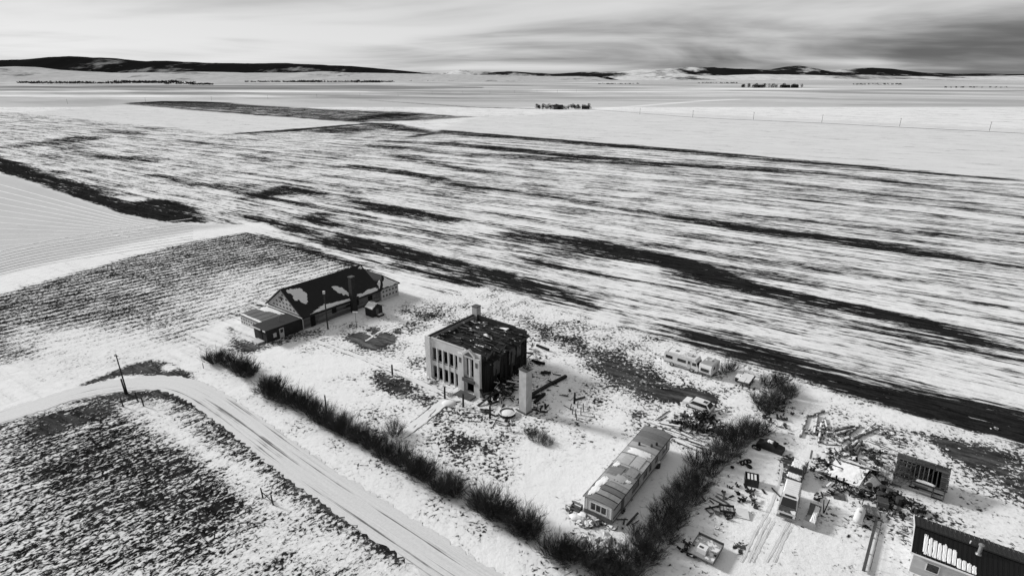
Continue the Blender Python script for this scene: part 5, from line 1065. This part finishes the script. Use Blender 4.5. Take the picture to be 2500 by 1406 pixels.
blob(MB(), [(-.1, .05), (.55, .05), (.58, 3.65), (.0, 3.65), (-.05, 1.8)], lambda x, y, th: (x, y, .855 + th), .22, .03).build('snow_cover', SNOW, tk)
for x0, x1 in ((2010, 2007), (2011, 2021)):
    o = MB().cyl((0, 0, 0), tuple(Vector((*G(x1, 1240), 0)) - Vector((*G(x0, 1252), 0)) + Vector((0, 0, 1.3))), .07, .06, 7).build('stake', POLEM, None, loc=(*G(x0, 1252), 0)); setp(o, 'dark stake leaning outwards above the long trough', 'stake', 'pair of leaning stakes by the trough')
pt = thing('propane_tank', 'white round-ended propane tank lying right of the yard', 'tank', (*G(2095, 1270), .0), R(-40))
prf = [(.01, -1.35), (.3, -1.28), (.46, -1.1), (.5, -.9), (.5, .9), (.46, 1.1), (.3, 1.28), (.01, 1.35)]
MB().lathe(prf, 18, (0, 0, .75), 'y').build('tank_body', WHITE, pt, True); MB().lathe([(.14, 1.2), (.14, 1.4), (.01, 1.44)], 10).build('valve_dome', METAL, pt)
for y in (-.7, .6): MB().bx(-.35, .35, y, y + .1, 0, .4).build('foot', METAL, pt)
ct = thing('slatted_cart', 'small slatted wooden cart beside the propane tank', 'cart', G(2128, 1268), R(-20))
for k in range(7): MB().bx(-.8 + k * .24, -.6 + k * .24, 0, 1.8, .55, .6).build('slat', WOOD, ct)
MB().bx(-.85, .9, .2, .3, .42, .55).bx(-.85, .9, 1.5, 1.6, .42, .55).build('crossbar', RUST, ct); wheels(ct, .9, (.5,), .3, .12); MB().beam((-.8, 1.8, .6), (-.8, 1.8, 1.4), .08).beam((.85, 1.8, .6), (.85, 1.8, 1.4), .08).beam((-.8, 1.8, 1.4), (.85, 1.8, 1.4), .08).build('end_frame', RUST, ct)
wf = thing('timber_rail', 'long timber rail with a thin wire fence running to the bottom edge', 'fence', G(2138, 1275), math.atan2(-5.7, -4.4))
MB().bx(0, 9.5, -.15, .15, .25, .5).build('beam', WOOD, wf)
for x in (.2, 3, 6, 9): MB().bx(x, x + .15, -.1, .1, 0, .249).build('support', WOOD, wf)
for x in (.3, 2.2, 4.2, 6.2, 8.2): MB().cyl((x, .55, 0), (x, .55, 1.0), .035, .03, 6).build('post', RUST, wf)
for z in (.5, .95): MB().cyl((.3, .55, z), (9.4, .55, z), .02, .02, 5).build('wire', RUST, wf)
cr = thing('wooden_crate', 'square dark wooden crate in front of the shed junk', 'crate', G(2153, 1243), R(-25))
for k in range(5): MB().bx(-.6, .6, -.06, .0, .04 + k * .2, .21 + k * .2).build('slat', WOOD, cr); MB().bx(-.6, .6, 1.0, 1.06, .04 + k * .2, .21 + k * .2).build('slat', WOOD, cr)
MB().bx(-.58, .58, .002, .99, 0, .96).build('box', RUST, cr)
BR = MB().lathe([(.01, 0), (.3, 0), (.31, .3), (.3, .6), (.31, .9), (.01, .9)], 12)
bmsh = BR.mesh('barrel', RUST)
for x, y in ((2118, 1198), (2145, 1220), (2168, 1212), (2152, 1204), (2192, 1232)):
    o = link('barrel', bmsh, None, (*G(x, y), 0), .3, 1.25); setp(o, 'rusty oil drum standing in the junk before the derelict shed', 'barrel', 'oil drums before the shed')
# collapsed shed: tilted snow-laden roof sheets over a dark hollow
cp = thing('collapsed_shed', 'collapsed shed, snow-laden roof sheets over a dark hollow, between pickup and derelict shed', 'ruined shed', G(2060, 1185), R(-38))
for pts, m_ in (([(-2.6, .4, .35), (1.6, -.2, .7), (2.2, 2.6, 1.9), (-1.8, 3.0, 1.4)], WOODSNOW), ([(-1.4, 3.2, 1.5), (2.4, 2.8, 1.9), (3.2, 5.2, .6), (-.8, 5.8, .4)], RUSTS), ([(1.6, -.4, .9), (3.4, .4, .1), (4.2, 2.6, .2), (2.4, 2.4, 1.8)], WOODSNOW)):
    MB().slab(pts, .1).build('roof_sheet', m_, cp)
for pl, f in (([(.08, .1), (.9, .08), (.95, .9), (.5, .95), (.1, .85)], 0), ([(.1, .1), (.85, .05), (.95, .8), (.2, .95)], 1), ([(.1, .1), (.9, .2), (.8, .9), (.2, .9)], 2)):
    qd = [[(-2.6, .4, .35), (1.6, -.2, .7), (2.2, 2.6, 1.9), (-1.8, 3.0, 1.4)], [(-1.4, 3.2, 1.5), (2.4, 2.8, 1.9), (3.2, 5.2, .6), (-.8, 5.8, .4)], [(1.6, -.4, .9), (3.4, .4, .1), (4.2, 2.6, .2), (2.4, 2.4, 1.8)]][f]; qd = [Vector(q) for q in qd]
    blob(MB(), pl, lambda s, q, th, qd=qd: tuple(qd[0].lerp(qd[1], s).lerp(qd[3].lerp(qd[2], s), q) + Vector((0, 0, .07 + th))), .14, .06).build('snow_cover', SNOW, cp)
MB().bx(-1.5, 1.2, .4, 2.2, .02, .3).build('hollow_shade', VOID, cp)  # near-black block painting in the shade under the fallen roof
for x in (-1.8, -.9, 0, .9): MB().beam((x, -.1, 0), (x + random.uniform(-.2, .2), .2, 1.0), .2, .1).build('wall_stub', DARKWOOD, cp)
for k in range(10): MB().beam((random.uniform(-3, 3), random.uniform(-.5, 5.5), .1), (random.uniform(-3, 3.5), random.uniform(-.5, 5.5), random.uniform(.6, 1.9)), .14, .08).build('broken_beam', DARKWOOD, cp)
planks(44, [(1990, 1120), (2110, 1150), (2030, 1200), (2000, 1160), (2090, 1110), (2140, 1175), (2050, 1130), (2060, 1205)], (.6, 2.6), (.1, .3), 'broken plank strewn around the collapsed shed', 'planks around the collapsed shed', (0, 1, 2, 3), pile=.5)
pa_ = thing('pallet', 'grey slatted pallet lying in front of the collapsed shed', 'pallet', G(2050, 1220), R(-20))
for k in range(6): MB().bx(-.7, .7, k * .24, k * .24 + .18, .1, .14).build('slat', WOOD, pa_)
for x in (-.65, 0, .6): MB().bx(x, x + .08, 0, 1.38, 0, .099).build('runner', WOOD, pa_)
bf = thing('bed_frame', 'dark metal bed frame lying in snow below the machine parts', 'bed frame', G(1776, 1256), R(-12))
MB().bx(-.9, .9, 0, .08, .2, .55).bx(-.9, .9, 1.2, 1.28, .2, .5).build('end_rail', RUST, bf); MB().bx(-.9, -.82, .08, 1.2, .25, .33).bx(.82, .9, .08, 1.2, .25, .33).build('side_rail', RUST, bf)
for k in range(5): MB().bx(-.8 + k * .38, -.74 + k * .38, .08, 1.2, .27, .31).build('slat', RUST, bf)
for x in (-.88, .82):
    for y in (.01, 1.21): MB().bx(x, x + .06, y, y + .06, 0, .2).build('leg', RUST, bf)
wsn = thing('white_sheet', 'flat white board propped beside the bed frame', 'board', G(1810, 1262), R(-20)); MB().slab([(-.6, -.2, .1), (.9, -.3, .12), (.7, 1.2, .4), (-.7, 1.1, .42)], .06).build('panel', WHITE, wsn); MB().bx(-.6, .6, .9, 1.0, 0, .3).build('prop', RUST, wsn)
planks(14, [(1720, 1235), (1750, 1250), (1735, 1245), (1765, 1225), (1775, 1200)], (.7, 2.2), (.12, .25), 'dark plank in the snow along the yard side of the hedge', 'planks beside the yard hedge', (0, 1, 3))
planks(10, [(1580, 1265), (1440, 1270), (1500, 1290), (1470, 1275)], (.8, 2.4), (.15, .3), 'board lying in the rubble at the near end of the mobile home', 'boards at the mobile home end', (0, 1, 3))
planks(16, [(1790, 1190), (2180, 1225), (2240, 1240), (2220, 1215)], (.6, 1.8), (.1, .3), 'plank lying in the yard before the derelict shed', 'planks before the derelict shed', (0, 3))
bt = thing('utility_trailer', 'flat grey trailer loaded with a white box at the bottom edge of the yard', 'trailer', G(1708, 1372), R(-38))
MB().bx(-1.4, 1.4, 0, 3.2, .6, .72).build('bed', mat('grey_bed', .3, .8, .4, 1.5, snow=.3, rnd=0), bt); MB().bx(-1.45, 1.45, 3.2, 3.3, .6, 1.0).build('headboard', WOOD, bt)
for s in (-1, 1): MB().bx(s * 1.42 - .04, s * 1.42 + .04, 0, 3.19, .5, .85).build('side_rail', GREYWALL, bt)
wheels(bt, 1.3, (1.2,), .38)
ob = thing('white_box', 'white boxy appliance standing on the grey trailer', 'box', (*G(1702, 1350), .722), R(-38)); ob.location = (*(Vector(G(1708, 1372)) + Vector((.2, .5))), .722); MB().bx(-.5, .5, 0, .9, 0, .6).build('case', WHITE, ob); MB().bx(-.35, .1, .2, .5, .601, .63).build('burner_plate', RUST, ob)
scatter(5, (1690, 1325, 1735, 1345), rkm, 'bundle', 'snowy bundle lying on or beside the grey trailer', 'bundle', 'bundles by the grey trailer', .25, .45)
for k in range(12):
    x = random.uniform(1660, 1690); y = random.uniform(1310, 1360); o = link('scrap_piece', random.choice(SC), None, (*G(x, y), 0), random.uniform(0, 6.28), random.uniform(.5, .9)); setp(o, 'dark scrap piece left of the grey trailer', 'scrap', 'scrap left of the grey trailer')

# ------------------------------------------------------------------ far farms and tree belts
def ftree(seed):
    rn = random.Random(seed); mb = MB(); t_ = MB().cyl((0, 0, 0), (0, 0, 3), .35, .15, 6)
    for k in range(150):
        p = Vector((rn.gauss(0, 1.5), rn.gauss(0, 1.5), rn.uniform(1.4, 8))); 
        if (p.x ** 2 + p.y ** 2) / 9 + ((p.z - 4.4) / 4) ** 2 > 1: continue
        d1 = Vector((rn.gauss(0, 1), rn.gauss(0, 1), rn.gauss(0, 1))).normalized() * rn.uniform(.5, 1.1); d2 = d1.cross(Vector((rn.gauss(0, 1), rn.gauss(0, 1), rn.gauss(0, 1)))).normalized() * .6
        mb.add([p - d1, p + d1, p + d2], [(0, 1, 2)])
    return mb.mesh('crown', FARTREE), t_.mesh('trunk', FARTREE)
FT = [ftree(i) for i in range(3)]
def fartree(x, y, s, label, group):
    c_, tr_ = random.choice(FT); t_ = thing('distant_tree', label, 'tree', G(x, y), random.uniform(0, 6), group); t_.scale = (s * 1.3, s * 1.3, s); link('crown', c_, t_); link('trunk', tr_, t_)
for k in range(46): x = 1290 + random.betavariate(2, 2) * 170; fartree(x, 266 + random.uniform(-2, 2), random.uniform(.45, 1.0), 'dark tree in the nearer farmstead grove out on the plain', 'trees of the nearer farmstead')
for k in range(22): fartree(1790 + random.random() * 170, 214.5 + random.uniform(-.6, .6), random.uniform(1.6, 2.6), 'dark tree in the farther farm belt under the right hills', 'trees of the farther farm')
def barn(x, y, l_, wd, h, rz, label, m_=GREYWALL):
    t_ = thing('barn', label, 'barn', G(x, y), rz); MB().bx(0, l_, 0, wd, 0, h).build('wall', m_, t_)
    for y0 in (-.5, wd + .5): MB().prism([(-.4, y0, h - .1), (l_ + .4, y0, h - .1), (l_ + .4, wd / 2, h * 1.55), (-.4, wd / 2, h * 1.55)], (0, 0, .15)).build('roof', ROOF if y0 < 0 else WOODSNOW, t_)
    MB().bx(l_ * .4, l_ * .6, -.06, .05, 0, h * .8).build('door', VOID, t_)
barn(1352, 268, 16, 10, 4.5, .2, 'dark barn in the middle of the nearer farmstead'); barn(1420, 267, 12, 8, 3.5, -.3, 'low barn at the right end of the nearer farmstead', DARKWALL)
barn(1840, 215, 50, 20, 9, .1, 'long barn at the left of the farther farm'); barn(1908, 215, 44, 18, 9, .1, 'long dark barn in the middle of the farther farm', DARKWALL); barn(1935, 215, 30, 18, 10, .1, 'square barn at the right end of the farther farm', DARKWALL)
def belt(segs, label):
    mb = MB()
    for x0, x1, y, n, s in segs:
        for k in range(n):
            x = random.uniform(x0, x1); X, Y = G(x, y + random.uniform(-.25, .25)); hh = s * random.uniform(.4, 1.2)
            for j in range(5):
                p = Vector((X + random.gauss(0, s * .5), Y + random.gauss(0, s * .5), hh * random.uniform(.2, .9)))
                d1 = Vector((random.gauss(0, 1), random.gauss(0, 1), random.gauss(0, 1))).normalized() * s * .45; d2 = Vector((random.gauss(0, 1), random.gauss(0, 1), random.gauss(0, 1))).normalized() * s * .45
                mb.add([p - d1, p + d1, p + d2, p - d2], [(0, 2, 1), (0, 1, 3)])
    o = mb.build('tree_belt', FARTREE); setp(o, label, 'trees', None, 'stuff')
belt([(40, 480, 203.5, 240, 14), (60, 300, 204.5, 120, 10), (280, 430, 202, 90, 18), (400, 520, 206, 60, 10), (460, 520, 207.5, 40, 10)], 'dark brush belt along the far river at the left')
belt([(600, 960, 201, 200, 13), (700, 780, 201.5, 60, 18), (860, 930, 202, 60, 18), (1000, 1150, 199, 40, 10)], 'dark brush belt along the far river in the middle')
belt([(2300, 2460, 214.5, 26, 6), (2080, 2200, 207, 40, 8), (1460, 1560, 206, 30, 8), (1700, 1800, 204, 40, 8)], 'scattered dark brush below the right hills')

# more half-buried clutter right through the yard
for (x0, y0, x1, y1, n, lab, grp) in ((1990, 1100, 2140, 1215, 40, 'snow-dusted scrap heaped around the collapsed shed', 'scrap around the collapsed shed'), (1760, 1110, 1850, 1260, 22, 'small scrap half buried in snow between the yard hedge and the van', 'scrap by the yard hedge'), (2100, 1210, 2260, 1270, 20, 'small scrap half buried in snow below the derelict shed', 'scrap below the shed'), (2130, 1080, 2200, 1150, 14, 'small scrap in the snow left of the derelict shed', 'scrap left of the shed')):
    for k in range(n):
        x = random.uniform(x0, x1); y = random.uniform(y0, y1); s_ = random.uniform(.35, 1.1)
        o = link('scrap_piece', random.choice(SC), None, (*G(x, y), -.05 + (.3 * random.random() if 'collapsed' in lab else 0)), (random.gauss(0, .3), random.gauss(0, .3), random.uniform(0, 6.28)), s_); setp(o, lab, 'scrap', grp)
scatter(20, (1990, 1100, 2130, 1210), rkm, 'rubble_lump', 'snow-capped rubble lump around the collapsed shed', 'rubble', 'rubble around the collapsed shed', .2, .5)
scatter(18, (2290, 1040, 2440, 1100), rkm, 'rock', 'snow-capped rock in the row along the dark field edge at right', 'rock', 'rocks along the field edge', .12, .28)
